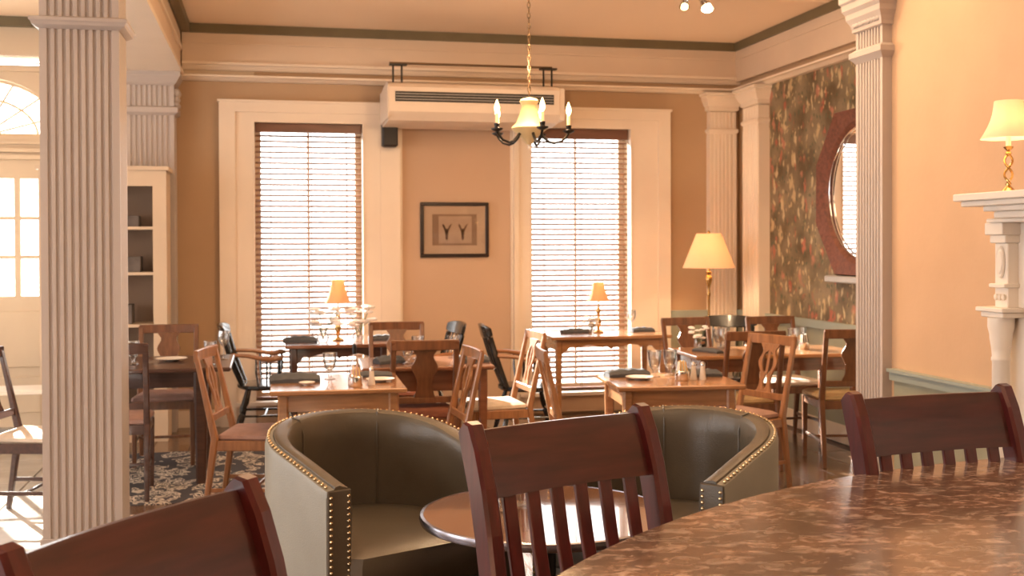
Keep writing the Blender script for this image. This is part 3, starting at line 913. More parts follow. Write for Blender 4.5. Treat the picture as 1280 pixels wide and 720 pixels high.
# mantel lamp
ml = thing('mantel_lamp', 'small candlestick lamp with pale pleated bell shade on the white mantel', 'lamp', (XN - .265, 3.67, 1.682))
add_lathe_obj('base', [(.024, 0), (.028, .008), (.018, .02), (.008, .03), (.008, .04)], 'brass', ml)
m = MB()
for ph in (0, PI): m.tube([(.014 * math.sin(2.2 * PI * t / 12 + ph), .014 * math.cos(2.2 * PI * t / 12 + ph), .035 + t * .0095) for t in range(13)], .0045, 6)
m.lathe([(.004, .14), (.012, .15), (.006, .16), (.016, .17), (.018, .175), (.006, .18)], 12)
m.build('twisted_stem', 'brass', ml, True)
add_lathe_obj('candle_sleeve', [(.009, .178), (.009, .215)], 'candle_wax', ml)
sp = shade_part(ml, .098, .050, .205, .345, 'shade_mantel', 32, 8, bell=.012)
MB().ball((0, 0, .25), .016, 8).build('bulb', 'bulb', ml, True)
lp = light('lamp_light', 'POINT', (0, 0, .26), 2.4, WARM, shadow_soft_size=.03); lp.parent = ml
# small glass sconce beside it
gs = thing('glass_sconce', 'clear glass shade wall sconce with glowing bulb behind the mantel lamp', 'sconce', (XN - .06, 3.55, 1.76))
add_lathe_obj('wall_plate', [(.02, -.02), (.03, 0), (.02, .02)], 'brass', gs, c=(.04, 0, .03))
add_lathe_obj('glass_shade', [(.012, 0), (.04, .02), (.055, .06), (.045, .11), (.03, .14)], 'glass', gs)
MB().ball((0, 0, .055), .014, 8, 1.5).build('bulb', 'flame', gs, True)

# ------------------------------------------------------------------ chandelier
ch = thing('chandelier', 'cream urn chandelier with five candle bulbs hanging on a dark chain', 'chandelier', (1.461, 6.232, 2.07))
add_lathe_obj('urn', [(.004, 0), (.020, .008), (.036, .03), (.055, .05), (.098, .085), (.104, .095), (.096, .105), (.074, .125), (.060, .16), (.048, .20), (.042, .225), (.052, .24), (.055, .25), (.042, .262), (.01, .268)], 'ceramic_cream_glow', ch, 28)
add_lathe_obj('finial', [(.003, -.028), (.009, -.02), (.006, -.008), (.012, .0)], 'white_trim', ch, 12)
m = MB(); z = .27; k = 0
while z < CZ - 2.07 - .03:
    R_, r_ = .011, .0028
    pts = []
    for t in range(9):
        a = 2 * PI * t / 8
        u, v = R_ * .75 * math.cos(a), .019 * math.sin(a)
        pts.append((u, 0, z + .016 + v) if k % 2 else (0, u, z + .016 + v))
    m.tube(pts, r_, 5); z += .030; k += 1
m.build('chain', 'bronze', ch)
add_lathe_obj('ceiling_canopy', [(.02, CZ - 2.07 - .035), (.055, CZ - 2.07 - .02), (.06, CZ - 2.07 - .001)], 'bronze', ch, 16)
R_A = .225
for k, deg in enumerate((-12.3, 59.7, 131.7, 203.7, 275.7)):
    a = math.radians(deg)
    c, s = math.cos(a), math.sin(a)
    P = lambda r, z: (r * c, r * s, z)
    arm = MB().tube([P(.06, .07), P(.085, .04), P(.11, .018), P(.14, .008), P(.185, .02), P(.212, .045), P(R_A, .065)], [.009, .009, .008, .007, .007, .007, .008], 8).build('arm', 'iron', ch, True)
    x, y = R_A * c, R_A * s
    add_lathe_obj('drip_cup', [(.006, .062), (.018, .066), (.033, .075), (.034, .082), (.022, .080), (.014, .088), (.017, .108), (.012, .112)], 'iron', arm, 14, (x, y, 0))
    add_lathe_obj('candle_sleeve', [(.010, .11), (.010, .165)], 'candle_wax', arm, 12, (x, y, 0))
    add_lathe_obj('bulb', [(.004, .165), (.013, .18), (.0155, .195), (.011, .215), (.004, .235), (.001, .242)], 'flame', arm, 12, (x, y, 0))
lp = light('chandelier_light', 'POINT', (0, 0, .46), 60, WARM, shadow_soft_size=.12); lp.parent = ch

# ceiling spotlight
cs = thing('ceiling_spotlight', 'round ceiling fixture with two small lit spotlight heads', 'spotlight', (3.05, 7.74, CZ))
add_lathe_obj('canopy', [(.02, -.03), (.085, -.022), (.10, -.012), (.10, -.0015)], 'chrome', cs, 24)
for (dx, dz, r) in ((-.06, -.10, .032), (.07, -.10, .040)):
    hd = MB().tube([(dx * .6, 0, -.02), (dx * .8, -.01, -.06)], .008, 6).tube([(dx, .01, dz + .05), (dx + (.01 if dx > 0 else -.02), -.03, dz + .015), (dx + (.015 if dx > 0 else -.03), -.05, dz - .01)], [.015, r, r * 1.1], 14).build('spot_head', 'chrome', cs, True)
    x = dx + (.015 if dx > 0 else -.03)
    MB().ball((x, -.055, dz - .018), r * (1.1 if dx > 0 else .8), 12, .6).build('bulb', 'bulb' if dx > 0 else 'flame', hd, True)
lp = light('spot_light', 'SPOT', (0.08, -.08, -.16), 90, WARM, shadow_soft_size=.05, spot_size=1.8, spot_blend=.8); lp.parent = cs
lp.rotation_euler = Vector((-.1, .2, -1)).to_track_quat('-Z', 'Y').to_euler()

# wall washers on the near ceiling (fixtures above the frame)
wsp = thing('ceiling_spotlight', 'ceiling spotlight above the frame washing the peach wall by the mantel', 'spotlight', (2.35, 4.25, CZ))
add_lathe_obj('canopy', [(.02, -.03), (.085, -.022), (.10, -.001)], 'chrome', wsp, 20)
MB().tube([(0, 0, -.02), (.02, 0, -.06), (.06, 0, -.11)], [.008, .03, .04], 12).build('spot_head', 'chrome', wsp, True)
lp = light('wash_light', 'SPOT', (.10, .05, -.16), 26, WARM, shadow_soft_size=.05, spot_size=1.5, spot_blend=1.0); lp.parent = wsp
lp.rotation_euler = Vector((.55, -.05, -1)).to_track_quat('-Z', 'Y').to_euler()

# ------------------------------------------------------------------ floor lamp in the corner
fl = thing('floor_lamp', 'brass floor lamp with glowing cream empire shade in the right corner', 'floor lamp', (3.683, 9.0, 0))
add_lathe_obj('base', [(.13, 0), (.14, .015), (.10, .03), (.03, .045), (.015, .07)], 'brass', fl)
add_lathe_obj('pole', [(.013, .07), (.010, .3), (.010, .95), (.012, 1.05), (.018, 1.07), (.012, 1.09), (.010, 1.12), (.018, 1.15), (.030, 1.19), (.030, 1.215), (.016, 1.235), (.024, 1.25), (.026, 1.262), (.012, 1.27), (.010, 1.36)], 'brass', fl)
shade_part(fl, .222, .105, 1.297, 1.59, 'shade_big', 32)
MB().ball((0, 0, 1.43), .03, 10).build('bulb', 'bulb', fl, True)
add_lathe_obj('finial', [(.002, 1.585), (.012, 1.59), (.014, 1.60), (.006, 1.615)], 'brass', fl, 10)
lp = light('lamp_light', 'POINT', (0, 0, 1.46), 13, WARM, shadow_soft_size=.05); lp.parent = fl

# ------------------------------------------------------------------ dining tables
def plate_strip(mb, pts, y0, y1, top):
    """vertical board in x with a shaped lower edge: pts = (x, zlow)"""
    for (xa, za), (xb, zb) in zip(pts, pts[1:]):
        mb.loft([[(xa, y, za), (xa, y, top), (xb, y, top), (xb, y, zb)] for y in (y0, y1)])
def table(label, cx, cy, lx, ly, rot=0, m='table_oak', leg=.05, h=.75, scallop=False, over=.05, apron=.09, group=None, taper=.7, apron_m=None):
    t = thing('dining_table', label, 'table', (cx, cy, 0), rot, group)
    hx, hy_ = lx / 2, ly / 2
    MB().cbox(-hx, hx, -hy_, hy_, h - .026, h, .006).build('tabletop', m, t)
    ix, iy = hx - over, hy_ - over
    ap = MB(); zt = h - .0265
    am = apron_m or m
    if scallop:
        def prof(L):
            pts = []
            for k in range(41):
                u = -1 + k / 20
                au = abs(u)
                z = zt - .075
                if au > .82: z = zt - .075 - .06 * ((au - .82) / .18)
                elif au > .74: z = zt - .06
                elif au < .10: z = zt - .085 + .03 * (au / .10)
                else: z = zt - .06 - .012 * math.cos((au - .1) / .64 * 2 * PI)
                pts.append((u * (L - leg / 2), z))
            return pts
        plate_strip(ap, prof(ix), -iy + .004, -iy + .022, zt)
        plate_strip(ap, prof(ix), iy - .022, iy - .004, zt)
    else:
        ap.box(-ix + leg / 2, ix - leg / 2, -iy + .006, -iy + .024, zt - apron, zt)
        ap.box(-ix + leg / 2, ix - leg / 2, iy - .024, iy - .006, zt - apron, zt)
    for s in (-1, 1):
        ap.box(s * (ix - .015) - .009, s * (ix - .015) + .009, -iy + leg / 2, iy - leg / 2, zt - apron, zt)
    ap.build('apron', am, t)
    for sx in (-1, 1):
        for sy in (-1, 1):
            MB().bar([(sx * (ix - .02), sy * (iy - .02), .0), (sx * (ix - .018), sy * (iy - .018), zt - apron - .02), (sx * (ix - .018), sy * (iy - .018), zt)], [leg * taper, leg, leg], [leg * taper, leg, leg]).build('leg', am, t)
    return t
T4 = table('small square oak table with a glass and napkins behind the left leather chair', .365, 6.24, .71, .74, -.02, 'table_oak', .055)
T5 = table('small square oak table with two goblets behind the right leather chair', 2.17, 5.90, .70, .62, -.10, 'table_oak', .05)
T1 = table('dark scalloped dining table with a lamp under the left window', .525, 8.93, .81, .80, 0.0, 'table_walnut', .05, scallop=True, apron_m='dark_walnut')
T3 = table('oak dining table with scalloped apron and a lamp under the right window', 2.76, 9.08, 1.02, .62, -.02, 'table_oak', .05, scallop=True)
T2 = table('walnut dining table in the middle of the room, set with folded napkins', 0.98, 7.17, .82, .66, -.04, 'table_walnut', .055, apron=.13)
T6 = table('long oak dining table in the right corner, below the octagonal mirror', 3.42, 7.33, 1.22, .66, -.06, 'table_oak', .05, apron_m='table_walnut')
T7 = table('large dark walnut dining table beside the fluted column', -.715, 7.55, .97, .86, 0.0, 'dark_walnut', .085, h=.7445, over=.17, apron=.11)
t9 = thing('bench', 'low pale bench by the entrance door, beyond the far left chair', 'bench', (-1.78, 8.55, 0))
MB().cbox(-.30, .30, -.17, .17, .46, .49, .004).build('bench_top', 'white_trim', t9)
for sx in (-1, 1):
    MB().cbox(sx * .25 - .02, sx * .25 + .02, -.14, .14, 0, .46, .004).build('leg', 'wall_cream', t9)

# ------------------------------------------------------------------ vase-splat dining chairs (front = +y)
def splat_mesh(prof, hole, y_at, th=.012):
    """prof: (z, halfwidth) list; hole: function z -> half gap"""
    m = MB()
    for (za, wa), (zb, wb_) in zip(prof, prof[1:]):
        ha, hb = hole(za), hole(zb)
        for s in (-1, 1):
            q = []
            for yo in (-th / 2, th / 2):
                q.append([(s * max(ha, 0), y_at(za) + yo, za), (s * wa, y_at(za) + yo, za), (s * wb_, y_at(zb) + yo, zb), (s * max(hb, 0), y_at(zb) + yo, zb)])
            m.loft(q)
    return m
def make_dining_chair(wood, pad, pierced, w=.42, h=.93):
    t = thing('dining_chair', 'x', 'chair')
    hw, hwb, sz, dep = w / 2, w / 2 - .02, .45, .40
    yb = lambda z: -dep / 2 - (0.0 if z < sz else (z - sz) * .22) - (0 if z > sz else (sz - z) * .14)
    for s in (-1, 1):
        o = MB().bar([(s * hwb, yb(z), z) for z in (0, .25, sz, .6, .75, h - .01)], [.028, .034, .038, .034, .032, .034], [.026, .034, .040, .032, .026, .022]).build('leg', wood, t)
        MB().bar([(s * (hw - .02), dep / 2 - .02, z) for z in (0, sz - .02)], [.028, .036], [.028, .036]).build('leg', wood, t)
        MB().bar([(s * (hw - .025), dep / 2 - .03, .17), (s * hwb, yb(.19) + .01, .17)], .022, .014, (0, 0, 1)).build('stretcher', wood, t)
    MB().bar([(-hw + .02, 0, .17), (hw - .02, 0, .17)], .018, .014, (0, 0, 1)).build('stretcher', wood, t)
    m = MB()
    m.box(-hw + .01, hw - .01, dep / 2 - .035, dep / 2 - .005, sz - .065, sz - .01)
    m.box(-hwb, hwb, -dep / 2 - .01, -dep / 2 + .015, sz - .065, sz - .01)
    for s in (-1, 1): m.bar([(s * (hw - .018), dep / 2 - .02, sz - .037), (s * hwb, -dep / 2, sz - .037)], .055, .02, (0, 0, 1))
    m.build('seat_frame', wood, t)
    rings = []
    for z, ins in ((sz - .012, .01), (sz, .0), (sz + .018, .004), (sz + .032, .03), (sz + .036, .08)):
        rings.append([(-hw + ins + .015, dep / 2 - ins, z), (-hw + ins, dep / 2 - ins - .015, z), (-hwb + ins + .015, -dep / 2 + ins + .01, z), (hwb - ins - .015, -dep / 2 + ins + .01, z), (hw - ins, dep / 2 - ins - .015, z), (hw - ins - .015, dep / 2 - ins, z)])
    MB().loft(rings).build('seat', pad, t, True)
    m = MB()
    zt = h - .03
    pts = []
    for k in range(9):
        x = -hwb - .012 + (2 * hwb + .024) * k / 8
        pts.append((x, yb(zt) - .012 * (1 - (2 * k / 8 - 1) ** 2), zt))
    m.bar(pts, .062, .022, (0, 0, 1))
    m.build('top_rail', wood, t)
    MB().bar([(-hwb, yb(.56), .56), (hwb, yb(.56), .56)], .04, .018, (0, 0, 1)).build('lower_rail', wood, t)
    z0, z1 = .575, h - .055
    prof = []
    for k in range(17):
        u = k / 16
        wv = .045 + .035 * math.exp(-((u - .62) / .16) ** 2) + .035 * math.exp(-((u - 1.0) / .09) ** 2) + .02 * math.exp(-(u / .1) ** 2)
        prof.append((z0 + (z1 - z0) * u, wv))
    if pierced:
        def hole(z):
            u = (z - z0) / (z1 - z0)
            return .048 * math.sqrt(max(0, 1 - ((u - .62) / .25) ** 2)) + (.018 * math.sqrt(max(0, 1 - ((u - .2) / .13) ** 2)))
        m = splat_mesh(prof, hole, yb)
        m.bar([(0, yb(z0 + (z1 - z0) * .38), z0 + (z1 - z0) * .38), (0, yb(z1 - .04), z0 + (z1 - z0) * .86)], .02, .008)
    else:
        m = splat_mesh(prof, lambda z: 0, yb)
    m.build('splat', wood, t)
    return t
PROTO = {}
def chair(key, x, y, facing_deg, label, group):
    """facing_deg: direction the sitter looks, measured from +x"""
    wood, pad, pierced = key
    if key not in PROTO: PROTO[key] = (make_dining_chair(*key), [False])
    p, u = PROTO[key]
    return place(p, u, (x, y, 0), math.radians(facing_deg - 90), label, group)
GR = 'wooden dining chairs round the tables'
chair(('walnut', 'pad_red', False), .92, 8.02, -92, 'walnut splat-back chair beyond the middle table, facing the camera', GR)
chair(('walnut', 'pad_red', False), .93, 6.98, 88, 'walnut splat-back chair with red seat, pulled to the middle table back to camera', GR)
chair(('walnut', 'pad_pink', False), -.70, 8.10, -90, 'walnut splat-back chair on the far side of the dark table by the column', GR)
chair(('dark_walnut', 'pad_pink', False), -.90, 7.10, 92, 'dark walnut chair partly hidden by the fluted column, at the dark table', GR)
chair(('oak', 'pad_pink', True), -.05, 6.42, -13, 'pierced-splat chair with pink seat, left of the left leather chair', GR)
chair(('oak', 'pad_cream', True), .81, 6.10, 184, 'pierced-splat chair on the right side of the small square table with the goblet', GR)
chair(('oak', 'pad_cream', True), 1.43, 7.20, 184, 'light oak chair seen from the side at the right end of the middle table', GR)
chair(('oak', 'pad_pink', True), 1.77, 5.97, -7, 'pierced-splat chair at the left side of the small table with two goblets', GR)
chair(('oak', 'pad_pink', True), 2.80, 6.41, 199, 'pierced-splat chair turned to the camera, at the right of the small goblet table', GR)
chair(('walnut', 'rush', False), 3.12, 7.10, 88, 'walnut chair with its back to the camera, left one at the corner table', GR)
chair(('walnut', 'rush', False), 3.86, 7.08, 80, 'walnut chair with rush seat beside the large pilaster, right one at the corner table', GR)
chair(('walnut', 'pad_cream', False), 3.20, 7.92, -84, 'walnut chair at the far left side of the corner table', GR)
chair(('walnut', 'pad_cream', False), 3.86, 7.88, -90, 'walnut chair at the far side of the corner table, under the wallpaper', GR)
chair(('dark_walnut', 'pad_cream', True), -1.25, 6.62, -14, 'dark walnut chair with pale seat at the far left, in front of the door', GR)

# ------------------------------------------------------------------ black Windsor armchairs (front = +y)
def make_windsor():
    t = thing('windsor_armchair', 'x', 'chair')
    sz = .43
    rings = []
    for z, e in ((sz - .035, -.02), (sz - .02, 0), (sz, 0), (sz + .004, -.02)):
        rings.append([((.24 + e) * math.cos(a) * (1.02 if math.sin(a) > 0 else .92), (.22 + e) * math.sin(a), z) for a in [2 * PI * k / 24 for k in range(24)]])
    MB().loft(rings).build('seat', 'black', t, True)
    for sx in (-1, 1):
        for sy in (-1, 1):
            p, q = Vector((sx * .15, sy * .13, sz - .03)), Vector((sx * .225, sy * .23, 0))
            MB().tube([p.lerp(q, u) for u in (0, .15, .35, .42, .45, .48, .7, 1)], [.015, .018, .023, .018, .012, .018, .020, .012], 8).build('leg', 'black', t, True)
        MB().tube([(sx * .185, -.17, .20), (sx * .185, .17, .20)], [.009, .009], 6).build('stretcher', 'black', t)
    MB().tube([(-.185, 0, .20), (.185, 0, .20)], .010, 6).build('stretcher', 'black', t)
    MB().tube([(-.165, .17, .24), (.165, .17, .24)], .010, 6).build('stretcher', 'black', t)
    def back(x, z):
        return -.18 - (z - sz) * .30 - .04 * (1 - (x / .22) ** 2)
    top = .85
    m = MB()
    pts = [(x, back(x, top) , top) for x in [-.23 + .46 * k / 10 for k in range(11)]]
    m.bar(pts, [.06, .085, .095, .10, .105, .105, .105, .10, .095, .085, .06], .024, (0, -.25, 1))
    m.build('crest_rail', 'black', t, True)
    for k in range(7):
        x = -.195 + .065 * k
        edge = k in (0, 6)
        MB().tube([(x * .85, -.17 - .02 * (1 - (x / .2) ** 2), sz), (x, back(x, .62), .62), (x * 1.02, back(x, top - .04), top - .04)], [.007] * 3 if not edge else [.017, .022, .020], 6).build('spindle', 'black', t, True)
    for s in (-1, 1):
        MB().tube([(s * .20, back(.2, .66) + .01, .67), (s * .235, -.12, .665), (s * .265, -.02, .645), (s * .27, .05, .635), (s * .265, .10, .65), (s * .26, .14, .645)], [.014, .016, .018, .021, .023, .014], 8).build('arm', 'arm_wood', t, True)
        for yy, r in ((.11, .014), (.02, .008), (-.06, .008)):
            MB().tube([(s * .215, yy * .8, sz), (s * .24, yy, .54), (s * .262, yy, .635)], [r * .8, r * 1.1, r * .8], 6).build('arm_post', 'black', t, True)
    return t
wp, wu = make_windsor(), [False]
WG = 'black Windsor armchairs at the window tables'
for x, y, fd, lab in ((-.02, 8.93, -3, 'black Windsor armchair with tan arms at the left of the left window table'),
                      (1.13, 8.62, 186, 'black Windsor armchair at the right end of the left window table'),
                      (1.93, 8.36, -4, 'black Windsor armchair at the left of the right window table'),
                      (3.62, 8.55, 238, 'black Windsor armchair top showing behind the corner table')):
    place(wp, wu, (x, y, 0), math.radians(fd - 90), lab, WG)

# ------------------------------------------------------------------ mahogany dining chairs in the foreground (front = +y)
def make_mahogany(m1, m2, slat_n=6, w=.56, h=1.075):
    t = thing('mahogany_chair', 'x', 'chair')
    hw = w / 2 - .025; sz = .60
    yb = lambda z: -.20 - max(0, z - sz) * .20 - .05 * max(0, (z - .85) / .3) ** 2 + (-.10 * max(0, (.45 - z)))
    zs = (0, .3, sz, .72, .84, .94, 1.02, h)
    for s in (-1, 1):
        pts = [(s * hw, yb(z), z) for z in zs]
        MB().bar(pts + [(s * hw, yb(h) - .006, h + .006)], .042, [.040, .048, .062, .066, .068, .070, .070, .060, .034]).build('leg', m1, t)
        MB().bar([(s * (hw), .20, 0), (s * hw, .20, sz - .03)], [.036, .042], [.036, .042]).build('leg', m1, t)
        MB().bar([(s * hw, .19, .18), (s * hw, yb(.18), .18)], .03, .018, (0, 0, 1)).build('stretcher', m1, t)
    MB().bar([(-hw, .20, .24), (hw, .20, .24)], .03, .018, (0, 0, 1)).build('stretcher', m1, t)
    rings = []
    for z, ins in ((sz - .03, .0), (sz, .0), (sz + .012, .012)):
        rings.append([(-w / 2 + ins, .23 - ins, z), (-w / 2 + ins + .02, -.18, z), (w / 2 - ins - .02, -.18, z), (w / 2 - ins, .23 - ins, z)])
    MB().loft(rings).build('seat', m1, t)
    m = MB(); m.box(-hw, hw, .185, .205, sz - .08, sz - .03); m.box(-hw, hw, -.2, -.18, sz - .08, sz - .03)
    m.build('seat_frame', m1, t)
    # deep curved top rail
    z0, z1 = h - .155, h - .006
    rings = []
    K = 12
    for k in range(K + 1):
        x = -hw + .012 + (2 * hw - .024) * k / K
        bow = -.022 * (1 - (2 * k / K - 1) ** 2)
        rings.append([(x, yb(z0) + bow - .011, z0), (x, yb((z0 + z1) / 2) + bow - .011, (z0 + z1) / 2), (x, yb(z1) + bow - .011, z1 - .004), (x, yb(z1) + bow - .004, z1), (x, yb(z1) + bow + .006, z1), (x, yb(z1) + bow + .012, z1 - .006),
                      (x, yb((z0 + z1) / 2) + bow + .011, (z0 + z1) / 2), (x, yb(z0) + bow + .011, z0)])
    MB().loft(rings).build('top_rail', m2, t, True)
    MB().bar([(-hw, yb(.69), .685), (0, yb(.69) - .012, .685), (hw, yb(.69), .685)], .045, .022, (0, 0, 1)).build('lower_rail', m1, t)
    for k in range(slat_n):
        u = (k + 1) / (slat_n + 1)
        x = -hw + 2 * hw * u
        bow = -.022 * (1 - (2 * u - 1) ** 2)
        MB().bar([(x, yb(.69) + bow * .6, .69), (x, yb(.8) + bow, .80), (x, yb(z0) + bow, z0 + .01)], .036, .013).build('slat', m1, t)
    return t
mp_, mu_ = make_mahogany('mahogany', 'mahogany_rail'), [False]
MG = 'mahogany slat-back chairs round the marble table'
def mah(pl, pr, label):
    """posts' tops given in plan: image-left and image-right; front towards the table (near side)"""
    pl, pr = Vector(pl), Vector(pr)
    d = (pr - pl).normalized()
    f = Vector((d.y, -d.x))              # facing: towards the camera side
    mid = (pl + pr) / 2
    back_off = .20 + (1.08 - .60) * .20 + .05 * (.23 / .3) ** 2
    c = mid + f * back_off
    rz = math.atan2(f.y, f.x) - PI / 2
    return place(mp_, mu_, (c.x, c.y, 0), rz, label, MG)
mah((.452, 2.55), (.930, 2.745), 'mahogany slat-back chair in the centre foreground, in front of the small round table')
mah((1.58, 2.82), (2.07, 2.875), 'dark mahogany slat-back chair at the far right side of the marble table')
mah((-.345, 1.67), (-.07, 2.03), 'mahogany chair at the bottom left corner, nearest the camera')

# ------------------------------------------------------------------ marble-topped table
mt = thing('marble_table', 'large rounded brown marble-topped table in the right foreground', 'table', (0, 0, 0))
cx_, cy_2, R_ = 2.33, .516, 2.36
out = []
for k in range(41):
    a = math.radians(149 - (149 - 88.5) * k / 40)
    out.append((cx_ + R_ * math.cos(a), cy_2 + R_ * math.sin(a)))
x_end, y_end = out[-1]
out += [(2.43, y_end - .02), (2.455, y_end - .08), (2.455, 1.25), (2.35, 1.10), (.75, 1.10), (.45, 1.25), (.33, 1.45)]
def inset(pts, d):
    c = Vector((1.5, 1.9)); r = []
    n = len(pts)
    for i in range(n):
        a, b_, e = Vector(pts[i - 1]), Vector(pts[i]), Vector(pts[(i + 1) % n])
        t_ = (e - a).normalized(); nn = Vector((t_.y, -t_.x))
        if nn.dot(c - b_) < 0: nn = -nn
        q = b_ + nn * d; r.append((q.x, q.y))
    return r
TZ = .88
rings = [[(x, y, z) for x, y in inset(out, i_)] for z, i_ in ((TZ - .032, .006), (TZ - .026, 0.0), (TZ - .006, 0.0), (TZ - .002, .003), (TZ, .008))]
MB().loft(rings).build('tabletop', 'marble', mt)
for px_, py_ in ((1.05, 1.75), (1.95, 1.95)):
    add_lathe_obj('pedestal', [(.28, 0), (.28, .03), (.10, .06), (.05, .1), (.045, .8), (.12, TZ - .034)], 'iron', mt, 24, (px_, py_, 0))

# ------------------------------------------------------------------ small round table and what stands on it
lt = thing('cocktail_table', 'low round walnut cocktail table with metal edge between the leather chairs', 'table', (.91, 3.66, 0))
add_lathe_obj('tabletop', [(.405, .583), (.412, .588), (.412, .600)], 'table_gloss', lt, 64, smooth=False)
MB().loft([[((.412 + d_) * math.cos(a), (.412 + d_) * math.sin(a), z) for d_, z in ((0, .572), (.010, .575), (.014, .588), (.010, .600), (.0, .602))] for a in [2 * PI * k / 64 for k in range(64)]], closed=True).build('metal_edge', 'pewter', lt, True)
add_lathe_obj('pedestal', [(.04, .02), (.035, .3), (.035, .54), (.10, .583)], 'iron', lt, 20)
add_lathe_obj('foot', [(.24, 0), (.24, .012), (.05, .03)], 'iron', lt, 32)

# ------------------------------------------------------------------ leather barrel chairs (front = -y)
def make_barrel():
    t = thing('barrel_chair', 'x', 'armchair')
    RO, TH = .405, .09
    path = []   # (x, y, outward nx, ny, s in 0..1 front-left -> back -> front-right)
    N1, N2 = 6, 22
    yf_ = -.38
    for k in range(N1): path.append((-RO + .012 * (1 - k / N1), yf_ + (0 - yf_) * k / N1 * 1.0, -1, 0))
    for k in range(N2 + 1):
        a = PI - PI * k / N2
        path.append((RO * math.cos(a), RO * 1.02 * math.sin(a), math.cos(a), math.sin(a)))
    for k in range(1, N1 + 1): path.append((RO - .012 * (k / N1), 0 + yf_ * k / N1, 1, 0))
    n = len(path)
    def hgt(y):
        u = (y - yf_) / (RO * 1.02 - yf_)      # 0 at front, 1 at back
        u = max(0, min(1, u))
        return .682 + .138 * (u ** 1.15) * (1.6 - .6 * u) 
    def sweep(sec):
        rings = []
        for (x, y, nx, ny) in path:
            H_ = hgt(y)
            rings.append([(x + nx * o_, y + ny * o_, z if z is not None else 0) for o_, z in sec(H_)])
        return rings
    zb = .10
    MB().loft(sweep(lambda H_: [(-.012, zb), (0, zb + .01), (.0, H_ - .035), (-.006, H_ - .012), (-.03, H_ - .004), (-.03, zb)])).build('outer_back', 'leather_outer_daylit', t, True)
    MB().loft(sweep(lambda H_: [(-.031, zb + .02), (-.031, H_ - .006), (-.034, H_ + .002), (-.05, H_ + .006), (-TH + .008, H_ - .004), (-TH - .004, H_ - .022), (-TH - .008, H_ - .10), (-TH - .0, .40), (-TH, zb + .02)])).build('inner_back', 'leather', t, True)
    # front facings of the arms
    for idx, s in ((0, -1), (n - 1, 1)):
        x, y = path[idx][0], path[idx][1]; H_ = hgt(y)
        MB().cbox(min(x, x - s * TH), max(x, x - s * TH), y - .012, y - .0005, zb, H_ - .006, .004).build('arm_front', 'leather', t)
    m = MB()
    def nail(p): m.ball(p, .0065, 6)
    # nails along the top outer edge, evenly spaced
    acc = 0; last = None
    pts = [Vector((x - nx * .013, y - ny * .013, hgt(y) - .004)) for x, y, nx, ny in path]
    for a_, b2 in zip(pts, pts[1:]):
        L_2 = (b2 - a_).length; d0 = 0
        while acc + (L_2 - d0) >= .026:
            d0 += .026 - acc; acc = 0
            nail(a_.lerp(b2, d0 / L_2))
        acc += L_2 - d0
    for idx, s in ((0, -1), (n - 1, 1)):
        x, y = path[idx][0], path[idx][1]
        z = hgt(y) - .03
        while z > zb + .02:
            nail((x - s * .012, y - .013, z)); nail((x - s * (TH - .012), y - .013, z)); z -= .021
    o = m.build('nail_trim', 'nail', t, True); o['kind'] = 'stuff'
    # seams of the inner back
    for k in (N1 + 7, N1 + N2 - 7):
        x, y, nx, ny = path[k]; H_ = hgt(y)
        MB().tube([(x - nx * (TH + .009), y - ny * (TH + .009), z) for z in (.42, .5, .6, H_ - .06)] + [(x - nx * (TH * .9), y - ny * (TH * .9), H_ + .0), (x - nx * .05, y - ny * .05, H_ + .008)], .004, 6).build('piping', 'leather', t, True)
    # seat cushion
    def out_ring(ins, z):
        r = []
        R2 = RO - TH - ins
        for k in range(17):
            a = PI - PI * k / 16
            r.append((R2 * math.cos(a), R2 * math.sin(a), z))
        r += [(R2, yf_ - .02 + ins, z), (R2 - .03, yf_ - .05 + ins, z), (-R2 + .03, yf_ - .05 + ins, z), (-R2, yf_ - .02 + ins, z)]
        return r
    MB().loft([out_ring(.012, .30), out_ring(.002, .315), out_ring(.002, .41), out_ring(.012, .435), out_ring(.05, .448), out_ring(.14, .455)]).build('seat_cushion', 'leather', t, True)
    MB().loft([out_ring(.004, .12), out_ring(.004, .298)]).build('seat_base', 'leather', t, True)
    for sx in (-1, 1):
        for yy in (-.28, .24):
            MB().bar([(sx * .24, yy, 0), (sx * .25, yy, .12)], [.03, .045], [.03, .045]).build('foot', 'dark_walnut', t)
    return t
bp_, bu_ = make_barrel(), [False]
BG = 'leather barrel chairs by the low round table'
def barrel(x, y, fd, label):
    place(bp_, bu_, (x, y, 0), math.radians(fd + 90), label, BG)
barrel(.39, 4.30, -66, 'grey-brown leather barrel chair with nailhead trim, left of the low round table')
barrel(1.53, 4.12, -137, 'olive leather barrel chair with nailhead trim, right of the low round table')

# ------------------------------------------------------------------ rug
rg = tag(MB().cbox(-.72, .72, -.85, .85, 0.0003, .004, .001).build('rug', 'rug', None, loc=(-.42, 7.62, 0)), 'cream and black patterned rug under the chairs by the column', 'rug')

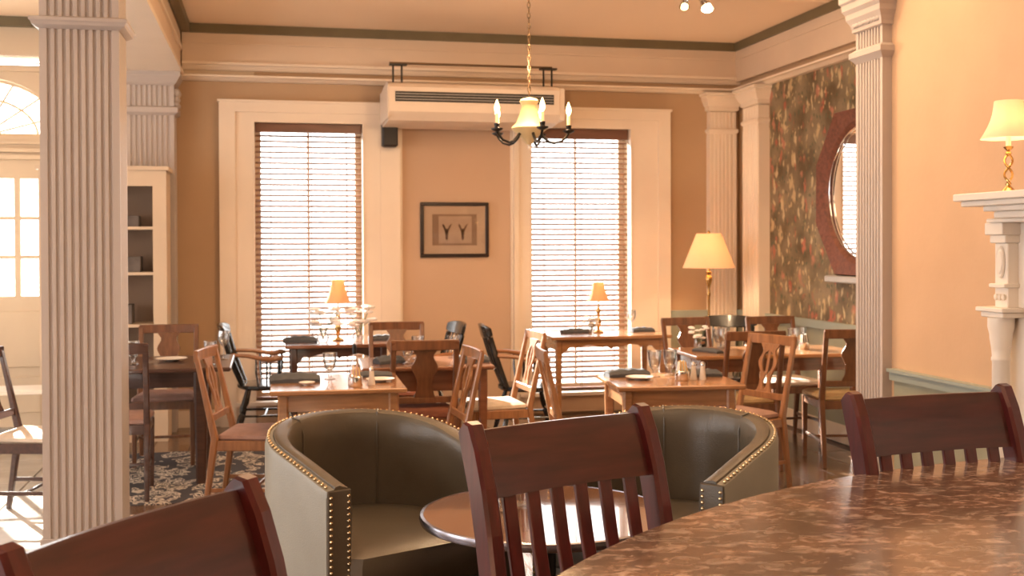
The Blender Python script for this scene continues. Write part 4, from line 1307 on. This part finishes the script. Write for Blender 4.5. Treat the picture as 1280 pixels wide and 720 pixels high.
# ------------------------------------------------------------------ tableware
TT = .7505
def glass_proto(kind):
    t = thing('goblet' if kind == 'goblet' else 'wine_glass', 'x', 'glass')
    if kind == 'goblet':
        o_ = [(.032, 0), (.033, .003), (.012, .012), (.010, .03), (.016, .042), (.030, .062), (.037, .10), (.040, .145)]
        i_ = [(.037, .145), (.034, .10), (.027, .066), (.012, .05), (.002, .048)]
        b_o = MB().lathe(o_ + i_, 18).build('bowl', 'glass', t, True)
        MB().lathe([(.0395, .143), (.0415, .146), (.0395, .149), (.037, .147)], 18, closed=True).build('rim', 'glass', t, True)
        MB().lathe([(.002, .05), (.012, .052), (.026, .068), (.033, .10), (.002, .1001)], 16).build('water', 'glass', t, True)
    else:
        o_ = [(.033, 0), (.034, .002), (.006, .008), (.004, .02), (.004, .08), (.012, .09), (.033, .12), (.038, .15), (.034, .19)]
        i_ = [(.032, .19), (.036, .15), (.031, .122), (.010, .094), (.001, .092)]
        MB().lathe(o_ + i_, 18).build('bowl', 'glass', t, True)
    return t
gp, gu = glass_proto('goblet'), [False]
GG = 'stemmed water goblets on the dining tables'
for x, y, lab in ((.335, 6.35, 'short clear goblet standing by the dark napkin on the small square table'),
                  (2.135, 6.02, 'clear goblet on the small right table, left of the sugar caddy'),
                  (2.235, 6.04, 'clear goblet half behind the sugar caddy on the small right table'),
                  (.86, 7.05, 'clear goblet on the middle table, seen through the splat-back chair'),
                  (.96, 7.35, 'clear goblet at the far edge of the middle table'),
                  (1.20, 7.36, 'clear goblet on the middle table, right of the splat-back chair'),
                  (3.12, 7.44, 'clear goblet on the corner table behind the left walnut chair'),
                  (3.20, 7.56, 'clear goblet at the back of the corner table by the window side'),
                  (3.66, 7.38, 'clear goblet on the corner table, left of the right walnut chair'),
                  (3.76, 7.46, 'clear goblet on the corner table, right of the centrepiece'),
                  (-.36, 7.30, 'clear goblet near the right edge of the dark walnut table'),
                  (-.84, 7.45, 'clear goblet on the dark walnut table, right beside the fluted column'),
                  (-.92, 7.25, 'clear goblet on the dark table, behind the dark chair back')):
    place(gp, gu, (x, y, TT), 0, lab, GG)
wp2, wu2 = glass_proto('wine'), [False]
for x, y, lab in ((3.03, 9.12, 'wine glass on the right window table, beside the lamp'),
                  (-.29, 7.62, 'tall wine glass on the dark table in front of the tan wall')):
    place(wp2, wu2, (x, y, TT), 0, lab, 'wine glasses')

# napkins: folded dark cloth, top-level single mesh objects
def napkin(x, y, rot, label, lx=.17, ly=.08, h=.026):
    m = MB(); rings = []
    n_ = 10
    for k in range(n_ + 1):
        u = k / n_; xx = -lx / 2 + lx * u
        hh = h * (1 - .35 * abs(2 * u - 1) ** 3) * (1 + .1 * math.sin(k * 2.3)); ww = ly / 2 * (1 - .12 * u)
        rings.append([(xx, -ww, 0), (xx, ww, 0), (xx, ww * 1.02, hh * .5), (xx, ww * .6, hh * .95), (xx, 0, hh), (xx, -ww * .6, hh * .92), (xx, -ww * 1.02, hh * .45)])
    o = m.loft(rings).build('napkin', 'napkin', None, True, loc=(x, y, TT), rotz=rot)
    return tag(o, label, 'napkin', 'folded dark grey napkins')
napkin(.14, 6.28, .02, 'dark grey folded napkin at the left of the small square table', .27, .15, .05)
napkin(.58, 6.42, -.05, 'dark grey napkin behind the salt shaker on the small square table', .22, .10, .03)
napkin(1.99, 6.07, .05, 'dark grey napkin behind the bread plate on the small right table', .25, .10, .045)
napkin(2.43, 5.98, -.1, 'dark grey napkin behind the shakers on the small right table', .16, .12, .04)
napkin(.24, 8.82, 0, 'dark napkin at the left of the left window table', .26, .10, .05)
napkin(.88, 8.86, 0, 'dark napkin at the right end of the left window table', .22, .10, .045)
napkin(2.55, 9.15, 0, 'dark napkin left of the lamp on the right window table', .26, .10, .04)
napkin(3.14, 9.16, 0, 'dark napkin at the right end of the right window table', .20, .10, .04)
napkin(1.27, 7.06, -.04, 'dark napkin on the right end of the middle table', .22, .13, .05)
napkin(.75, 7.12, .3, 'crumpled dark napkin on the left end of the middle table', .18, .12, .05)
napkin(2.98, 7.30, -1.2, 'dark napkin at the left end of the corner table', .24, .08, .03)

# bread plates
pp = [(.030, 0), (.034, .004), (.062, .010), (.078, .016), (.079, .018), (.062, .013), (.030, .006), (.001, .006)]
def plate(x, y, label, s=1.0):
    o = MB().lathe([(r * s, z) for r, z in pp], 28).build('bread_plate', 'china', None, True, loc=(x, y, TT))
    tag(o, label, 'plate', 'small white plates')
plate(2.01, 5.91, 'small white bread plate in front of a napkin on the right small table')
plate(.60, 6.17, 'small white plate on the right side of the small square table')
plate(-.62, 7.62, 'white plate on the far edge of the dark walnut table', 1.3)
plate(.20, 6.10, 'small white butter dish in front of the dark napkin', .55)
plate(3.32, 7.20, 'white plate on the corner table behind the pierced-splat chair', 1.2)
plate(3.45, 7.52, 'white plate at the back of the corner table', 1.2)

# sugar caddies
def caddy(x, y, pm_, label, z=TT):
    t = thing('sugar_caddy', label, 'caddy', (x, y, z), 0, 'packet holders on the tables')
    MB().lathe([(.036, 0), (.038, .004), (.038, .052), (.036, .054), (.034, .052), (.034, .006)], 24, closed=True).build('chrome_band', 'chrome', t, True)
    MB().lathe([(.034, .002), (.034, .006)], 20).build('base', 'chrome', t)
    for k in range(6):
        a = -.03 + .012 * k
        MB().bar([(a * .8, -.004, .01), (a * .75, -.002, .058), (a * .55, .004, .105 + .006 * math.sin(k * 2))], [.004, .004, .004], [.046, .044, .030]).build('packet', pm_[k % 2], t)
    return t
caddy(.45, 5.99, ('packet_pink', 'packet_gold'), 'chrome caddy of pink sugar packets on the small square table')
caddy(2.22, 5.81, ('packet_white', 'packet_gold'), 'chrome caddy of pale sugar packets on the small right table')
caddy(3.72, 7.33, ('packet_white', 'napkin'), 'small caddy with packets on the corner table between the goblets')

def shaker(x, y, label, z=TT):
    t = thing('salt_shaker', label, 'shaker', (x, y, z), 0, 'salt and pepper shakers')
    MB().lathe([(.019, 0), (.020, .004), (.014, .045), (.012, .078)], 12).build('body', 'salt', t, True)
    MB().lathe([(.0135, .078), (.0135, .090), (.008, .099), (.001, .101)], 12).build('cap', 'chrome', t, True)
shaker(.54, 6.03, 'glass salt shaker with chrome cap right of the pink sugar packets')
shaker(2.295, 5.83, 'glass shaker nearer the caddy on the small right table')
shaker(2.345, 5.82, 'glass shaker further right on the small right table, before the napkin')
# oil bottle with dark neck behind the caddy
ob = thing('oil_bottle', 'small glass bottle with a dark stopper behind the pink sugar packets', 'bottle', (.455, 6.12, TT))
MB().lathe([(.026, 0), (.028, .01), (.028, .09), (.012, .13), (.010, .17)], 14).build('bottle', 'glass', ob, True)
MB().lathe([(.011, .16), (.012, .20), (.006, .215)], 10).build('stopper', 'iron', ob, True)
# votive and glass on the low round table
vt = thing('condiment_holder', 'small glass condiment holder on the low round table behind the slats', 'holder', (.84, 3.78, .6025))
MB().lathe([(.040, 0), (.042, .005), (.042, .085), (.039, .085), (.037, .008), (.001, .007)], 18).build('glass_holder', 'glass', vt, True)
for k in range(4): MB().bar([(-.018 + .012 * k, 0, .012), (-.020 + .014 * k, 0, .12)], .004, .04).build('packet', ('packet_white', 'packet_pink')[k % 2], vt)
vt2 = thing('water_tumbler', 'clear tumbler standing on the low round table', 'glass', (.77, 3.70, .6025))
MB().lathe([(.028, 0), (.030, .004), (.034, .11), (.031, .11), (.027, .008), (.001, .007)], 18).build('tumbler', 'glass', vt2, True)

# table lamps in the windows
def candle_lamp(x, y, label, h=.50):
    t = thing('table_lamp', label, 'lamp', (x, y, TT), 0, 'small shaded lamps on the window tables')
    k = h / .5
    add_lathe_obj('base', [(.045, 0), (.048, .008), (.03, .018), (.012, .03)], 'brass', t)
    add_lathe_obj('stem', [(.010, .03), (.016, .06), (.026, .10 * k), (.020, .13 * k), (.008, .16 * k), (.018, .19 * k), (.022, .21 * k), (.010, .24 * k), (.006, .26 * k), (.006, .34 * k)], 'brass', t)
    shade_part(t, .098, .048, .30 * k, .50 * k - .02, 'shade_small', 32, 10, bell=.010)
    MB().ball((0, 0, .38 * k), .016, 8).build('bulb', 'bulb', t, True)
    lp = light('lamp_light', 'POINT', (0, 0, .40 * k), 1.0, WARM, shadow_soft_size=.03); lp.parent = t
    return t
candle_lamp(.535, 8.90, 'small brass table lamp with tan shade in front of the left window', .50)
candle_lamp(2.735, 9.12, 'small brass table lamp with amber shade in front of the right window', .45)

# vases of small white flowers
def posy(x, y, label, s=1.0, seed=1):
    t = thing('flower_vase', label, 'flowers', (x, y, TT), 0, 'posies of white flowers')
    MB().lathe([(.022 * s, 0), (.03 * s, .02), (.032 * s, .05), (.018 * s, .085), (.022 * s, .10), (.019 * s, .10), (.015 * s, .085), (.001, .01)], 14).build('vase', 'glass', t, True)
    r = random.Random(seed)
    for k in range(14):
        a = r.uniform(0, 2 * PI); q = r.uniform(.02, .085) * s; z = r.uniform(.09, .20) * s
        p = (q * math.cos(a), q * math.sin(a), z)
        st = MB().tube([(0, 0, .03), (p[0] * .4, p[1] * .4, .09 * s), p], .0018, 5).build('flower', 'stem', t)
        m = MB()
        for j in range(6):
            b2 = 2 * PI * j / 6
            m.ball((p[0] + .016 * s * math.cos(b2), p[1] + .016 * s * math.sin(b2), p[2] + .003), .014 * s, 6, .6)
        m.ball((p[0], p[1], p[2] + .006), .009 * s, 6)
        m.build('blossom', 'flower', st, True)
    return t
posy(.41, 8.74, 'posy of white flowers left of the lamp in the left window', 1.5, 2)
posy(.68, 8.76, 'posy of white flowers right of the lamp in the left window', 1.4, 5)
posy(2.62, 8.93, 'posy of white flowers beside the lamp in the right window', .8, 8)
posy(2.99, 7.52, 'posy of pale flowers on the corner table below the floor lamp', .8, 11)

# things standing on the rug rest on its pile
for o in list(C.objects):
    if o.parent is None and o.get('category') in ('chair', 'table') and -1.3 < o.location.x < .2 and 6.9 < o.location.y < 8.3:
        o.location.z = .0052
